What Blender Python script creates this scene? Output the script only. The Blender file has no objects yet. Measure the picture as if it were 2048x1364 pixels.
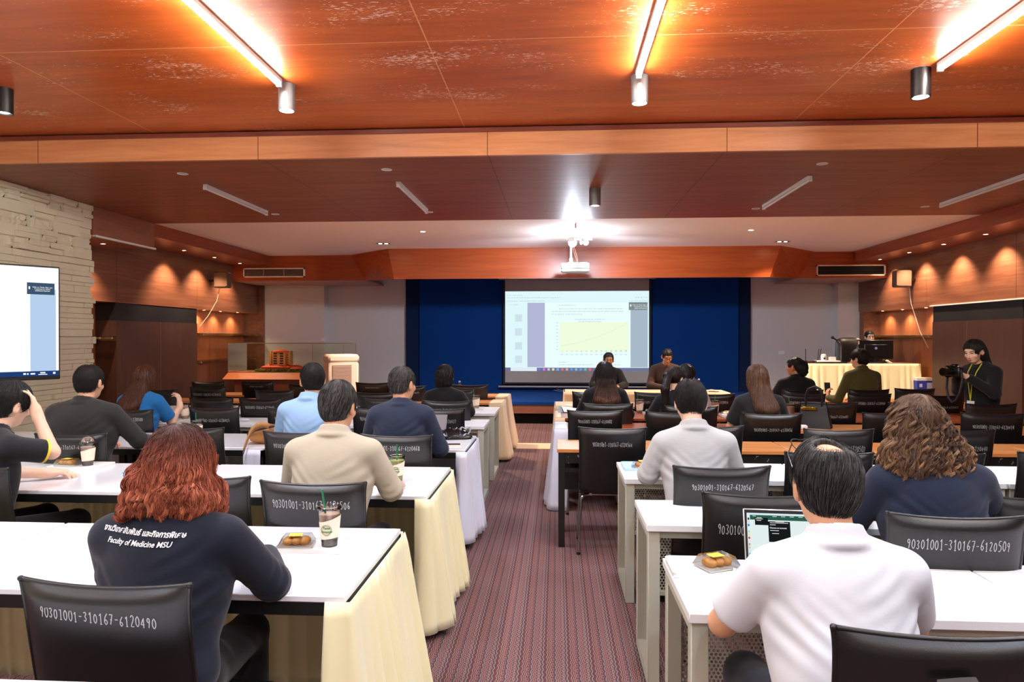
import bpy, math, random
import numpy as np
from mathutils import Vector, Matrix, Euler

S = bpy.context.scene
COL = S.collection
# ---------------------------------------------------------------- camera, world, exposure
cam = bpy.data.cameras.new('camera'); cam.lens = 24.434; cam.sensor_width = 36; cam.clip_start = .05
co = bpy.data.objects.new('camera', cam); COL.objects.link(co)
co.location = (0, 0, 1.6); co.rotation_euler = (math.radians(89.67), 0, math.radians(3.6636))
S.camera = co
EXPO = 1.32
S.view_settings.view_transform = 'Standard'; S.view_settings.look = 'None'
S.view_settings.gamma = 1; S.view_settings.exposure = EXPO
S.view_settings.use_curve_mapping = False
wo = bpy.data.worlds.new('World'); S.world = wo; wo.use_nodes = True
wo.node_tree.nodes['Background'].inputs[0].default_value = (1, .93, .85, 1)
wo.node_tree.nodes['Background'].inputs[1].default_value = .02
try:
    S.cycles.max_bounces = 9; S.cycles.diffuse_bounces = 6; S.cycles.glossy_bounces = 3
    S.cycles.transmission_bounces = 4; S.cycles.transparent_max_bounces = 24
    S.cycles.sample_clamp_indirect = 4; S.cycles.use_denoising = True
except Exception: pass
R = random.Random(7); NR = np.random.RandomState(11)
rad = math.radians

# ---------------------------------------------------------------- helpers
def lin(c):
    return tuple((x/255/12.92 if x/255 <= .04045 else ((x/255+.055)/1.055)**2.4) for x in c)
def light(name, kind, loc, power, col=(255, 255, 255), size=.05, spot=None, blend=.5, aim=None, sx=None, parent=None, rot=None):
    l = bpy.data.lights.new(name, kind); l.energy = power; l.color = lin(col)
    if kind == 'AREA':
        l.shape = 'RECTANGLE' if sx else 'DISK'; l.size = size
        if sx: l.size_y = sx
    else: l.shadow_soft_size = size
    if spot: l.spot_size = rad(spot); l.spot_blend = blend
    o = bpy.data.objects.new(name, l); COL.objects.link(o); o.location = loc
    if aim is not None: o.rotation_euler = (Vector(aim)-Vector(loc)).to_track_quat('-Z', 'Y').to_euler()
    if rot: o.rotation_euler = rot
    if parent: o.parent = parent
    return o
def nodes(name):
    m = bpy.data.materials.new(name); m.use_nodes = True
    nt = m.node_tree; b = nt.nodes['Principled BSDF']; return m, nt, b
def mat(name, c, rough=.5, metal=0, emit=None, es=0, spec=.5, sheen=0, coat=0, alpha=1, trans=0, bump=0, bscale=200, var=0, vscale=8):
    m, nt, b = nodes(name); L = nt.links
    b.inputs['Base Color'].default_value = (*lin(c), 1); b.inputs['Roughness'].default_value = rough
    b.inputs['Metallic'].default_value = metal; b.inputs['Specular IOR Level'].default_value = spec
    b.inputs['Sheen Weight'].default_value = sheen; b.inputs['Coat Weight'].default_value = coat
    b.inputs['Alpha'].default_value = alpha; b.inputs['Transmission Weight'].default_value = trans
    if emit: b.inputs['Emission Color'].default_value = (*lin(emit), 1); b.inputs['Emission Strength'].default_value = es
    if bump or var:
        tc = nt.nodes.new('ShaderNodeTexCoord')
    if bump:
        n = nt.nodes.new('ShaderNodeTexNoise'); n.inputs['Scale'].default_value = bscale; n.inputs['Detail'].default_value = 3
        L.new(tc.outputs['Object'], n.inputs['Vector'])
        bp = nt.nodes.new('ShaderNodeBump'); bp.inputs['Strength'].default_value = bump; bp.inputs['Distance'].default_value = .01
        L.new(n.outputs[0], bp.inputs['Height']); L.new(bp.outputs[0], b.inputs['Normal'])
    if var:
        n = nt.nodes.new('ShaderNodeTexNoise'); n.inputs['Scale'].default_value = vscale; n.inputs['Detail'].default_value = 4
        L.new(tc.outputs['Object'], n.inputs['Vector'])
        mx = nt.nodes.new('ShaderNodeMix'); mx.data_type = 'RGBA'
        mx.inputs[6].default_value = (*[x*(1-var) for x in lin(c)], 1); mx.inputs[7].default_value = (*[min(1, x*(1+var)) for x in lin(c)], 1)
        L.new(n.outputs[0], mx.inputs[0]); L.new(mx.outputs[2], b.inputs['Base Color'])
    return m
def N(nt, t, **k):
    n = nt.nodes.new(t)
    for a, v in k.items(): setattr(n, a, v)
    return n
def mth(nt, op, a, b=None, c=None):
    n = nt.nodes.new('ShaderNodeMath'); n.operation = op
    for i, v in enumerate((a, b, c)):
        if v is None: continue
        if isinstance(v, (int, float)): n.inputs[i].default_value = v
        else: nt.links.new(v, n.inputs[i])
    return n.outputs[0]
def mixc(nt, f, a, b):
    n = nt.nodes.new('ShaderNodeMix'); n.data_type = 'RGBA'
    for i, v in ((0, f), (6, a), (7, b)):
        if isinstance(v, (int, float)): n.inputs[i].default_value = v
        elif isinstance(v, tuple): n.inputs[i].default_value = (*lin(v), 1)
        else: nt.links.new(v, n.inputs[i])
    return n.outputs[2]
def wood(name, dark, mid, light_, rough=.35, grain=(1.2, 30, 30), coat=.3, seams=None, peel=False, bump=.05, seamcol=(60, 25, 12)):
    """veneer: stretched noise; seams = list of (axis, position) or (axis, offset, pitch)"""
    m, nt, b = nodes(name); L = nt.links
    tc = N(nt, 'ShaderNodeTexCoord'); mp = N(nt, 'ShaderNodeMapping'); mp.inputs['Scale'].default_value = grain
    L.new(tc.outputs['Object'], mp.inputs[0])
    n1 = N(nt, 'ShaderNodeTexNoise'); n1.inputs['Scale'].default_value = 1; n1.inputs['Detail'].default_value = 8; n1.inputs['Roughness'].default_value = .6; n1.inputs['Distortion'].default_value = .6
    L.new(mp.outputs[0], n1.inputs['Vector'])
    r = N(nt, 'ShaderNodeValToRGB'); e = r.color_ramp.elements
    e[0].position = .3; e[0].color = (*lin(dark), 1); e[1].position = .72; e[1].color = (*lin(light_), 1)
    x = e.new(.5); x.color = (*lin(mid), 1)
    L.new(n1.outputs[0], r.inputs[0]); col = r.outputs[0]
    n2 = N(nt, 'ShaderNodeTexNoise'); n2.inputs['Scale'].default_value = .6; L.new(tc.outputs['Object'], n2.inputs['Vector'])
    col = mixc(nt, mth(nt, 'MULTIPLY', n2.outputs[0], .35), col, mid)
    sp = N(nt, 'ShaderNodeSeparateXYZ'); L.new(tc.outputs['Object'], sp.inputs[0])
    if peel:
        a = N(nt, 'ShaderNodeMapping'); a.inputs['Scale'].default_value = (9, 26, 9); L.new(tc.outputs['Object'], a.inputs[0])
        s1 = N(nt, 'ShaderNodeTexNoise'); s1.inputs['Scale'].default_value = 2.6; s1.inputs['Detail'].default_value = 9; s1.inputs['Roughness'].default_value = .72; L.new(a.outputs[0], s1.inputs['Vector'])
        a2 = N(nt, 'ShaderNodeMapping'); a2.inputs['Scale'].default_value = (.9, 2.4, 1); L.new(tc.outputs['Object'], a2.inputs[0])
        s2 = N(nt, 'ShaderNodeTexNoise'); s2.inputs['Scale'].default_value = 1.1; s2.inputs['Detail'].default_value = 3; L.new(a2.outputs[0], s2.inputs['Vector'])
        thr = mth(nt, 'ADD', mth(nt, 'MULTIPLY', s2.outputs[0], .62), s1.outputs[0])
        # patches of flaked varnish only on the middle of the ceiling, none close to the beam
        nb = mth(nt, 'SUBTRACT', 5.55, sp.outputs[1]); nb = mth(nt, 'MINIMUM', mth(nt, 'MULTIPLY', nb, .12), .0)
        f = mth(nt, 'MULTIPLY', mth(nt, 'SUBTRACT', mth(nt, 'ADD', thr, nb), .935), 30)
        f = mth(nt, 'MINIMUM', mth(nt, 'MAXIMUM', f, 0), .92)
        v = N(nt, 'ShaderNodeTexVoronoi'); v.inputs['Scale'].default_value = 26; v.inputs['Randomness'].default_value = 1
        a3 = N(nt, 'ShaderNodeMapping'); a3.inputs['Scale'].default_value = (1, 1.6, 0); L.new(tc.outputs['Object'], a3.inputs[0]); L.new(a3.outputs[0], v.inputs['Vector'])
        sr = N(nt, 'ShaderNodeSeparateColor'); L.new(v.outputs['Color'], sr.inputs[0])
        dot = mth(nt, 'LESS_THAN', v.outputs['Distance'], mth(nt, 'MULTIPLY', mth(nt, 'SUBTRACT', mth(nt, 'ADD', sr.outputs[0], mth(nt, 'MULTIPLY', s2.outputs[0], .6)), .64), .17))
        f = mth(nt, 'MAXIMUM', f, mth(nt, 'MULTIPLY', dot, .75))
        col = mixc(nt, f, col, (240, 200, 178))
    for s in (seams or []):
        ax = 'xyz'.index(s[0])
        if len(s) == 3: d = mth(nt, 'PINGPONG', mth(nt, 'SUBTRACT', sp.outputs[ax], s[1]), s[2]/2)
        else: d = mth(nt, 'ABSOLUTE', mth(nt, 'SUBTRACT', sp.outputs[ax], s[1]))
        f = mth(nt, 'MULTIPLY', mth(nt, 'LESS_THAN', d, .0045), .85)
        col = mixc(nt, f, col, seamcol)
    L.new(col, b.inputs['Base Color']); b.inputs['Roughness'].default_value = rough
    b.inputs['Coat Weight'].default_value = coat; b.inputs['Coat Roughness'].default_value = .25
    if bump:
        bp = N(nt, 'ShaderNodeBump'); bp.inputs['Strength'].default_value = bump; bp.inputs['Distance'].default_value = .01
        L.new(n1.outputs[0], bp.inputs['Height']); L.new(bp.outputs[0], b.inputs['Normal'])
    return m
def glassy(name, tint=(235, 240, 225), refl=.08, rough=.05):
    m = bpy.data.materials.new(name); m.use_nodes = True; nt = m.node_tree; nt.nodes.clear()
    o = N(nt, 'ShaderNodeOutputMaterial'); t = N(nt, 'ShaderNodeBsdfTransparent'); t.inputs[0].default_value = (*lin(tint), 1)
    g = N(nt, 'ShaderNodeBsdfGlossy'); g.inputs['Roughness'].default_value = rough
    fr = N(nt, 'ShaderNodeFresnel'); fr.inputs[0].default_value = 1.45
    mx = N(nt, 'ShaderNodeMixShader'); nt.links.new(mth(nt, 'MAXIMUM', fr.outputs[0], refl), mx.inputs[0])
    nt.links.new(t.outputs[0], mx.inputs[1]); nt.links.new(g.outputs[0], mx.inputs[2]); nt.links.new(mx.outputs[0], o.inputs[0])
    return m

class MB:
    """collects shapes into one mesh"""
    def __init__(s): s.v = []; s.f = []; s.mi = []; s.n = 0
    def add(s, v, f, mi=0):
        s.v.append(np.asarray(v, float).reshape(-1, 3)); s.f += [tuple(int(i)+s.n for i in q) for q in f]
        s.mi += [mi]*len(f); s.n += len(s.v[-1]); return s
    def box(s, x0, x1, y0, y1, z0, z1, mi=0, bev=0, M=None):
        if bev:
            b = bev; xs = [x0, x0+b, x1-b, x1]; ys = [y0, y0+b, y1-b, y1]; zs = [z0, z0+b, z1-b, z1]
            V = []; idx = {}
            for i in range(4):
                for j in range(4):
                    for k in range(4):
                        if (i in (1, 2))+(j in (1, 2))+(k in (1, 2)) == 2: idx[i, j, k] = len(V); V.append((xs[i], ys[j], zs[k]))
            F = []
            for a in range(3):
                for e in (0, 3):
                    o = [q for q in range(3) if q != a]; q = []
                    for (u, w) in ((1, 1), (2, 1), (2, 2), (1, 2)):
                        t = [0]*3; t[a] = e; t[o[0]] = u; t[o[1]] = w; q.append(idx[tuple(t)])
                    F.append(q if (e == 3) != (a == 1) else q[::-1])
            for a in range(3):
                o = [q for q in range(3) if q != a]
                for e0 in (0, 3):
                    for e1 in (0, 3):
                        q = []
                        for (w, sw) in ((1, 0), (2, 0), (2, 1), (1, 1)):
                            t = [0]*3; t[a] = w
                            if sw == 0: t[o[0]] = e0; t[o[1]] = 1 if e1 == 0 else 2
                            else: t[o[1]] = e1; t[o[0]] = 1 if e0 == 0 else 2
                            q.append(idx[tuple(t)])
                        F.append(q)
            for i in (0, 3):
                for j in (0, 3):
                    for k in (0, 3):
                        a_ = 1 if i == 0 else 2; b_ = 1 if j == 0 else 2; c_ = 1 if k == 0 else 2
                        F.append([idx[i, b_, c_], idx[a_, j, c_], idx[a_, b_, k]])
        else:
            V = [(x, y, z) for x in (x0, x1) for y in (y0, y1) for z in (z0, z1)]
            F = [(0, 1, 3, 2), (4, 6, 7, 5), (0, 4, 5, 1), (2, 3, 7, 6), (0, 2, 6, 4), (1, 5, 7, 3)]
        V = np.array(V, float)
        if M is not None: V = V@np.array(M.to_3x3()).T+np.array(M.translation)
        return s.add(V, F, mi)
    def tube(s, pts, r, n=10, mi=0, cap=True):
        P = np.array(pts, float); m = len(P); rr = np.broadcast_to(np.asarray(r, float), (m,))
        T = np.gradient(P, axis=0); T /= np.linalg.norm(T, axis=1)[:, None]+1e-12
        u = np.cross(T[0], (0, 0, 1.) if abs(T[0][2]) < .9 else (1., 0, 0)); u /= np.linalg.norm(u)
        V = []
        for i in range(m):
            u = u-T[i]*(u@T[i]); u /= np.linalg.norm(u)+1e-12; w = np.cross(T[i], u)
            for k in range(n):
                a = 2*math.pi*k/n; V.append(P[i]+rr[i]*(u*math.cos(a)+w*math.sin(a)))
        F = [(i*n+k, i*n+(k+1) % n, (i+1)*n+(k+1) % n, (i+1)*n+k) for i in range(m-1) for k in range(n)]
        if cap: F += [tuple(range(n))[::-1], tuple((m-1)*n+k for k in range(n))]
        return s.add(V, F, mi)
    def lathe(s, prof, c=(0, 0, 0), n=24, mi=0, ax='z', cap=True):
        V = []; m = len(prof)
        for (r, z) in prof:
            for k in range(n):
                a = 2*math.pi*k/n; p = (r*math.cos(a), r*math.sin(a), z)
                if ax == 'y': p = (p[0], p[2], p[1])
                if ax == 'x': p = (p[2], p[0], p[1])
                V.append((c[0]+p[0], c[1]+p[1], c[2]+p[2]))
        F = [(i*n+k, i*n+(k+1) % n, (i+1)*n+(k+1) % n, (i+1)*n+k) for i in range(m-1) for k in range(n)]
        if cap: F += [tuple(range(n))[::-1], tuple((m-1)*n+k for k in range(n))]
        return s.add(V, F, mi)
    def sph(s, c, r, n=12, mi=0, M=None):
        rx, ry, rz = (r, r, r) if isinstance(r, (int, float)) else r; V = []
        for i in range(n+1):
            t = math.pi*i/n
            for k in range(2*n):
                a = math.pi*k/n; V.append((rx*math.sin(t)*math.cos(a), ry*math.sin(t)*math.sin(a), rz*math.cos(t)))
        V = np.array(V)
        if M is not None: V = V@np.array(M).T
        F = [(i*2*n+k, (i+1)*2*n+k, (i+1)*2*n+(k+1) % (2*n), i*2*n+(k+1) % (2*n)) for i in range(n) for k in range(2*n)]
        return s.add(V+np.array(c), F, mi)
    def quad(s, a, b, c, d, mi=0): return s.add([a, b, c, d], [(0, 1, 2, 3)], mi)
    def grid(s, V, mi=0, wrap=False):
        V = np.asarray(V); a, b = V.shape[:2]
        F = [(i*b+j, (i+1)*b+j, (i+1)*b+(j+1) % b, i*b+(j+1) % b) for i in range(a-1) for j in range(b if wrap else b-1)]
        return s.add(V.reshape(-1, 3), F, mi)
    def mesh(s, name, mats, smooth=True, autos=40):
        me = bpy.data.meshes.new(name); me.from_pydata(np.vstack(s.v).tolist(), [], s.f)
        if not isinstance(mats, (list, tuple)): mats = [mats]
        for m in mats: me.materials.append(m)
        me.polygons.foreach_set('material_index', s.mi)
        import bmesh
        bm = bmesh.new(); bm.from_mesh(me); bmesh.ops.recalc_face_normals(bm, faces=bm.faces)
        if smooth:
            for f in bm.faces: f.smooth = True
            for e in bm.edges:
                if len(e.link_faces) == 2 and e.calc_face_angle(0) > rad(autos): e.smooth = False
        bm.to_mesh(me); bm.free(); return me
    def build(s, name, mats, parent=None, smooth=True, autos=40, loc=None, rot=None):
        o = bpy.data.objects.new(name, s.mesh(name, mats, smooth, autos)); COL.objects.link(o)
        if parent: o.parent = parent
        if loc is not None: o.location = loc
        if rot is not None: o.rotation_euler = rot
        return o
def tag(o, label=None, cat=None, group=None, kind=None):
    for k, v in (('label', label), ('category', cat), ('group', group), ('kind', kind)):
        if v: o[k] = v
    return o
def thing(name, label, cat, loc=(0, 0, 0), rz=0, group=None):
    o = bpy.data.objects.new(name, None); COL.objects.link(o); o.location = loc; o.rotation_euler = (0, 0, rz)
    o.empty_display_size = .1
    return tag(o, label, cat, group)
def struct(o, kind='structure'): o['kind'] = kind; return o
def rawmesh(name, V, F4, mats, attr=None, smooth=True, mi=None):
    """fast quad/tri mesh from numpy arrays"""
    me = bpy.data.meshes.new(name); nf, k = F4.shape
    me.vertices.add(len(V)); me.vertices.foreach_set('co', np.ascontiguousarray(V, dtype=np.float32).ravel())
    me.loops.add(nf*k); me.loops.foreach_set('vertex_index', np.ascontiguousarray(F4, dtype=np.int32).ravel())
    me.polygons.add(nf); me.polygons.foreach_set('loop_start', np.arange(0, nf*k, k, dtype=np.int32))
    me.polygons.foreach_set('use_smooth', np.full(nf, smooth))
    if mi is not None: me.polygons.foreach_set('material_index', np.asarray(mi, dtype=np.int32))
    me.update(calc_edges=True); me.validate()
    if attr is not None:
        a = me.color_attributes.new('tone', 'FLOAT_COLOR', 'POINT'); c = np.ones((len(V), 4), np.float32); c[:, :attr.shape[1]] = attr
        a.data.foreach_set('color', c.ravel())
    for m in (mats if isinstance(mats, (list, tuple)) else [mats]): me.materials.append(m)
    return me
def textmesh(txt, size, shear=0, ext=.0004, sx=1.0, bold=0):
    c = bpy.data.curves.new('lettering', 'FONT'); c.body = txt; c.size = size; c.shear = shear; c.extrude = ext; c.align_x = 'CENTER'; c.offset = bold; c.resolution_u = 3
    o = bpy.data.objects.new('lettering', c); COL.objects.link(o)
    dg = bpy.context.evaluated_depsgraph_get(); me = bpy.data.meshes.new_from_object(o.evaluated_get(dg))
    bpy.data.objects.remove(o); bpy.data.curves.remove(c)
    V = np.zeros(len(me.vertices)*3, np.float32); me.vertices.foreach_get('co', V); V = V.reshape(-1, 3); V[:, 0] *= sx
    me.vertices.foreach_set('co', V.ravel()); return me, V

# ---------------------------------------------------------------- materials
M = {}
M['ceil_hi'] = wood('flaking_veneer', (160, 68, 20), (186, 84, 28), (204, 102, 40), rough=.34, grain=(1.1, 9, 9), coat=.25, peel=True, bump=.02, seams=[('x', -3.78), ('x', -.84), ('x', 2.1), ('x', -6.7), ('x', 5.04), ('y', 4.48), ('y', 2.05)], seamcol=(232, 160, 110))
M['ceil_lo'] = wood('red_brown_veneer', (114, 56, 30), (138, 70, 40), (154, 84, 50), rough=.5, grain=(1.1, 8, 8), coat=.06, bump=.02, seams=[('x', -.62, 2.12), ('y', 7.34), ('y', 8.56)], seamcol=(50, 22, 14))
M['beam'] = wood('light_veneer', (180, 112, 70), (204, 132, 86), (220, 152, 104), rough=.4, grain=(1, 8, 14), coat=.2, bump=.02, seams=[('x', -.63, 2.15)], seamcol=(110, 50, 25))
M['trimw'] = wood('dark_trim_veneer', (96, 36, 26), (116, 48, 36), (130, 58, 44), grain=(2, 20, 20))
M['soffit'] = wood('soffit_veneer', (122, 52, 22), (144, 64, 30), (160, 76, 40), rough=.35, grain=(9, 1, 14), coat=.25, bump=.02)
M['fascia'] = wood('orange_veneer', (142, 58, 18), (162, 70, 24), (176, 84, 34), rough=.35, grain=(1, 9, 16), coat=.25, bump=.02)
M['wallwood'] = wood('wall_veneer', (104, 60, 40), (124, 76, 52), (140, 92, 66), rough=.42, grain=(12, .9, 22), coat=.15, bump=.03, seams=[('y', 10.13, 2.36)], seamcol=(50, 25, 15))
M['nichewood'] = wood('niche_veneer', (140, 78, 44), (160, 94, 56), (176, 108, 66), rough=.45, grain=(22, 14, 1), coat=.1, bump=.03, seams=[('y', 13.6)], seamcol=(90, 50, 30))
M['panelwood'] = wood('panel_veneer', (58, 34, 26), (68, 40, 31), (80, 48, 38), rough=.5, grain=(22, 18, .9), coat=.1, bump=.03, seams=[('y', 11.3)], seamcol=(120, 80, 60))
M['tablewood'] = wood('beech_top', (196, 120, 62), (216, 142, 80), (232, 162, 98), rough=.32, grain=(2, 26, 26), coat=.35, bump=.02)
M['tablered'] = wood('cherry_top', (150, 66, 30), (176, 84, 44), (192, 104, 60), rough=.28, grain=(2, 22, 22), coat=.4, bump=.02)
M['caseorange'] = wood('case_veneer', (170, 92, 48), (190, 108, 60), (204, 122, 72), rough=.4, grain=(2, 14, 14), coat=.2)
M['whiteceil'] = mat('ceiling_paint', (246, 236, 230), .75)
M['plaster'] = mat('wall_paint', (206, 200, 196), .8, bump=.05, bscale=60)
M['blue'] = mat('blue_carpet_wall', (12, 54, 118), .95, spec=.1, bump=.25, bscale=300, var=.15, vscale=40)
M['navy'] = mat('navy_fabric', (22, 38, 70), .95, spec=.1, bump=.2, bscale=300)
M['dark'] = mat('black_void', (14, 12, 12), .8)
M['blackp'] = mat('black_panel', (22, 21, 24), .55)
M['white'] = mat('white_laminate', (240, 241, 246), .16, coat=.2, spec=.5)
M['desk'] = mat('white_desk_board', (232, 233, 235), .4)
M['greymetal'] = mat('greige_metal', (178, 178, 162), .45, spec=.4)
M['blackmetal'] = mat('black_metal', (18, 18, 19), .4)
M['wornmetal'] = None
M['chrome'] = mat('chrome', (190, 190, 190), .18, metal=1)
M['steel'] = mat('brushed_steel', (150, 152, 155), .38, metal=.55)
M['plw'] = mat('white_plastic', (228, 228, 224), .4)
M['plb'] = mat('black_plastic', (16, 16, 17), .35)
M['leather'] = mat('black_leather', (13, 13, 15), .36, spec=.55, bump=.06, bscale=260)
M['chalk'] = mat('white_paint_marker', (178, 180, 182), .7)
M['yellow'] = mat('cream_satin', (240, 232, 186), .38, sheen=.4, spec=.5)
M['satin'] = mat('white_satin', (222, 224, 240), .34, sheen=.4)
M['beige'] = mat('beige_satin', (234, 204, 160), .4, sheen=.4)
M['glass'] = glassy('clear_glass', (250, 250, 238), .03)
M['shelfglass'] = glassy('shelf_glass', (224, 214, 160), .3)
M['cupglass'] = glassy('clear_plastic', (238, 242, 244), .12, .1)
M['tube'] = mat('lit_tube', (255, 255, 255), .5, emit=(255, 249, 240), es=100)
M['offtube'] = mat('unlit_tube', (214, 208, 204), .3)
M['lampcool'] = mat('cool_lamp', (255, 255, 255), .5, emit=(226, 240, 255), es=24)
M['lampwarm'] = mat('warm_lamp', (255, 240, 210), .5, emit=(255, 214, 160), es=30)
M['lampdim'] = mat('dim_lamp', (255, 250, 240), .5, emit=(255, 250, 240), es=3)
M['straw'] = mat('green_straw', (20, 120, 70), .35)
M['milk'] = mat('milk_coffee', (226, 186, 160), .35)
M['cocoa'] = mat('dark_coffee', (84, 50, 40), .3)
M['matcha'] = mat('matcha_latte', (196, 206, 110), .35)
M['paper'] = mat('white_paper', (238, 236, 232), .7)
M['napkin'] = mat('cream_sleeve', (244, 226, 204), .7)
M['pastry'] = mat('baked_pastry', (232, 160, 84), .5, var=.35, vscale=60)
M['yel'] = mat('yellow_sticker', (250, 214, 60), .5)
M['logog'] = mat('green_print', (70, 130, 70), .5)
M['tan'] = mat('tan_suede', (178, 124, 70), .75, var=.2, vscale=14)
M['brownl'] = mat('dark_brown_leather', (74, 46, 34), .5)
M['lightblue'] = mat('pale_blue_plastic', (176, 208, 240), .4)
def emis(name, c, s=1.0):
    m = bpy.data.materials.new(name); m.use_nodes = True; nt = m.node_tree; nt.nodes.clear()
    o = N(nt, 'ShaderNodeOutputMaterial'); e = N(nt, 'ShaderNodeEmission'); e.inputs[0].default_value = (*lin(c), 1); e.inputs[1].default_value = s*2**-EXPO
    nt.links.new(e.outputs[0], o.inputs[0]); return m
# carpet of narrow stripes running towards the stage
def carpet():
    m, nt, b = nodes('striped_carpet'); L = nt.links
    tc = N(nt, 'ShaderNodeTexCoord'); sp = N(nt, 'ShaderNodeSeparateXYZ'); L.new(tc.outputs['Object'], sp.inputs[0])
    x, y = sp.outputs[0], sp.outputs[1]
    wob = mth(nt, 'MULTIPLY', mth(nt, 'SINE', mth(nt, 'MULTIPLY', y, 120)), .003)
    u = mth(nt, 'FRACT', mth(nt, 'DIVIDE', mth(nt, 'ADD', mth(nt, 'ADD', x, wob), 20), .118))
    def ramp(cs):
        r = N(nt, 'ShaderNodeValToRGB'); r.color_ramp.interpolation = 'CONSTANT'; e = r.color_ramp.elements
        for i, c in enumerate(cs):
            q = e[i] if i < 2 else e.new(i/len(cs))
            q.position = i/len(cs); q.color = (*lin(c), 1)
        L.new(u, r.inputs[0]); return r.outputs[0]
    a, p, g, w, k = (104, 58, 58), (152, 102, 92), (94, 82, 88), (140, 120, 114), (70, 58, 64)
    c1 = ramp([a, a, w, k, p, g, p, k, g, a, k, w, g, p, k, p, g, w, k, p, g, k, w, k])
    c2 = ramp([a, a, w, k, p, k, p, g, p, k, g, w, k, p, g, p, k, g, w, p, k, g, w, k])
    sq = mth(nt, 'GREATER_THAN', mth(nt, 'SINE', mth(nt, 'MULTIPLY', y, 250)), 0)
    col = mixc(nt, sq, c1, c2)
    n = N(nt, 'ShaderNodeTexNoise'); n.inputs['Scale'].default_value = 900; L.new(tc.outputs['Object'], n.inputs['Vector'])
    col = mixc(nt, mth(nt, 'MULTIPLY', n.outputs[0], .25), col, (72, 48, 52))
    L.new(col, b.inputs['Base Color']); b.inputs['Roughness'].default_value = .95; b.inputs['Specular IOR Level'].default_value = .15
    bp = N(nt, 'ShaderNodeBump'); bp.inputs['Strength'].default_value = .3; bp.inputs['Distance'].default_value = .004
    L.new(n.outputs[0], bp.inputs['Height']); L.new(bp.outputs[0], b.inputs['Normal'])
    return m
M['carpet'] = carpet()
def worn():
    m, nt, b = nodes('worn_black_edge'); L = nt.links
    tc = N(nt, 'ShaderNodeTexCoord'); n = N(nt, 'ShaderNodeTexNoise'); n.inputs['Scale'].default_value = 22; n.inputs['Detail'].default_value = 5
    L.new(tc.outputs['Object'], n.inputs['Vector'])
    f = mth(nt, 'GREATER_THAN', n.outputs[0], .64)
    L.new(mixc(nt, f, (14, 14, 15), (170, 172, 172)), b.inputs['Base Color']); b.inputs['Roughness'].default_value = .5
    return m
M['wornmetal'] = worn()
def perforated():
    m, nt, b = nodes('perforated_metal'); L = nt.links
    tc = N(nt, 'ShaderNodeTexCoord'); sp = N(nt, 'ShaderNodeSeparateXYZ'); L.new(tc.outputs['Object'], sp.inputs[0])
    P = .0165
    def cell(ox, oz):
        fx = mth(nt, 'SUBTRACT', mth(nt, 'FRACT', mth(nt, 'DIVIDE', mth(nt, 'ADD', sp.outputs[0], 9+ox), P)), .5)
        fz = mth(nt, 'SUBTRACT', mth(nt, 'FRACT', mth(nt, 'DIVIDE', mth(nt, 'ADD', sp.outputs[2], 9+oz), P*1.732)), .5)
        fz = mth(nt, 'MULTIPLY', fz, 1.732)
        return mth(nt, 'SQRT', mth(nt, 'ADD', mth(nt, 'MULTIPLY', fx, fx), mth(nt, 'MULTIPLY', fz, fz)))
    d = mth(nt, 'MINIMUM', cell(0, 0), cell(P/2, P*.866))
    L.new(mth(nt, 'GREATER_THAN', d, .33), b.inputs['Alpha'])
    b.inputs['Base Color'].default_value = (*lin((170, 168, 156)), 1); b.inputs['Roughness'].default_value = .45
    return m
M['perf'] = perforated()
# ================================================================ the room
XL, XR, SL, SR = -6.65, 6.4, -5.87, 5.76      # side walls, soffit faces
def slab(name, boxes, m, kind='structure', parent=None, smooth=False):
    b = MB()
    for q in boxes: b.box(*q)
    o = b.build(name, m, parent, smooth=smooth)
    if kind and not parent: o['kind'] = kind
    return o
slab('floor', [(-7.4, 7.2, -3.2, 15.7, -.12, 0)], M['carpet'])
tag(slab('trim_1', [(-5.9, 5.8, 9.9, 10.42, 0, .008)], mat('floor_strip', (226, 190, 150), .5)), None)
slab('ceiling', [(-7.4, 7.2, -3.2, 6.37, 3.52, 3.62)], M['ceil_hi'])
slab('ceiling.001', [(-7.4, 7.2, 6.37, 9.83, 3.26, 3.36)], M['ceil_lo'])
slab('ceiling.002', [(SL, SR, 9.83, 15.7, 3.26, 3.36)], M['whiteceil'])
slab('trim_2', [(-7.4, 7.2, 6.33, 6.369, 3.26, 3.47)], M['beam'])
slab('trim_3', [(-7.4, 7.2, 6.30, 6.369, 3.47, 3.505)], M['trimw'])
# side soffits
slab('trim_4', [(SL-.03, SL, 9.82, 13.93, 3.1, 3.26), (-7.2, SL, 9.82, 15.5, 3.07, 3.10), (-7.2, SL-.04, 9.83, 13.9, 3.101, 3.259)], M['soffit'])
slab('trim_5', [(SR, SR+.03, -3.2, 13.93, 3.1, 3.26), (SR, 6.9, -3.2, 15.5, 3.07, 3.10)], M['soffit'])
slab('trim_6', [(-7.2, SL, 8.47, 9.82, 2.9, 3.259)], wood('bulkhead_veneer', (132, 78, 52), (150, 92, 64), (164, 106, 78), rough=.4, grain=(9, 1, 14)))
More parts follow.
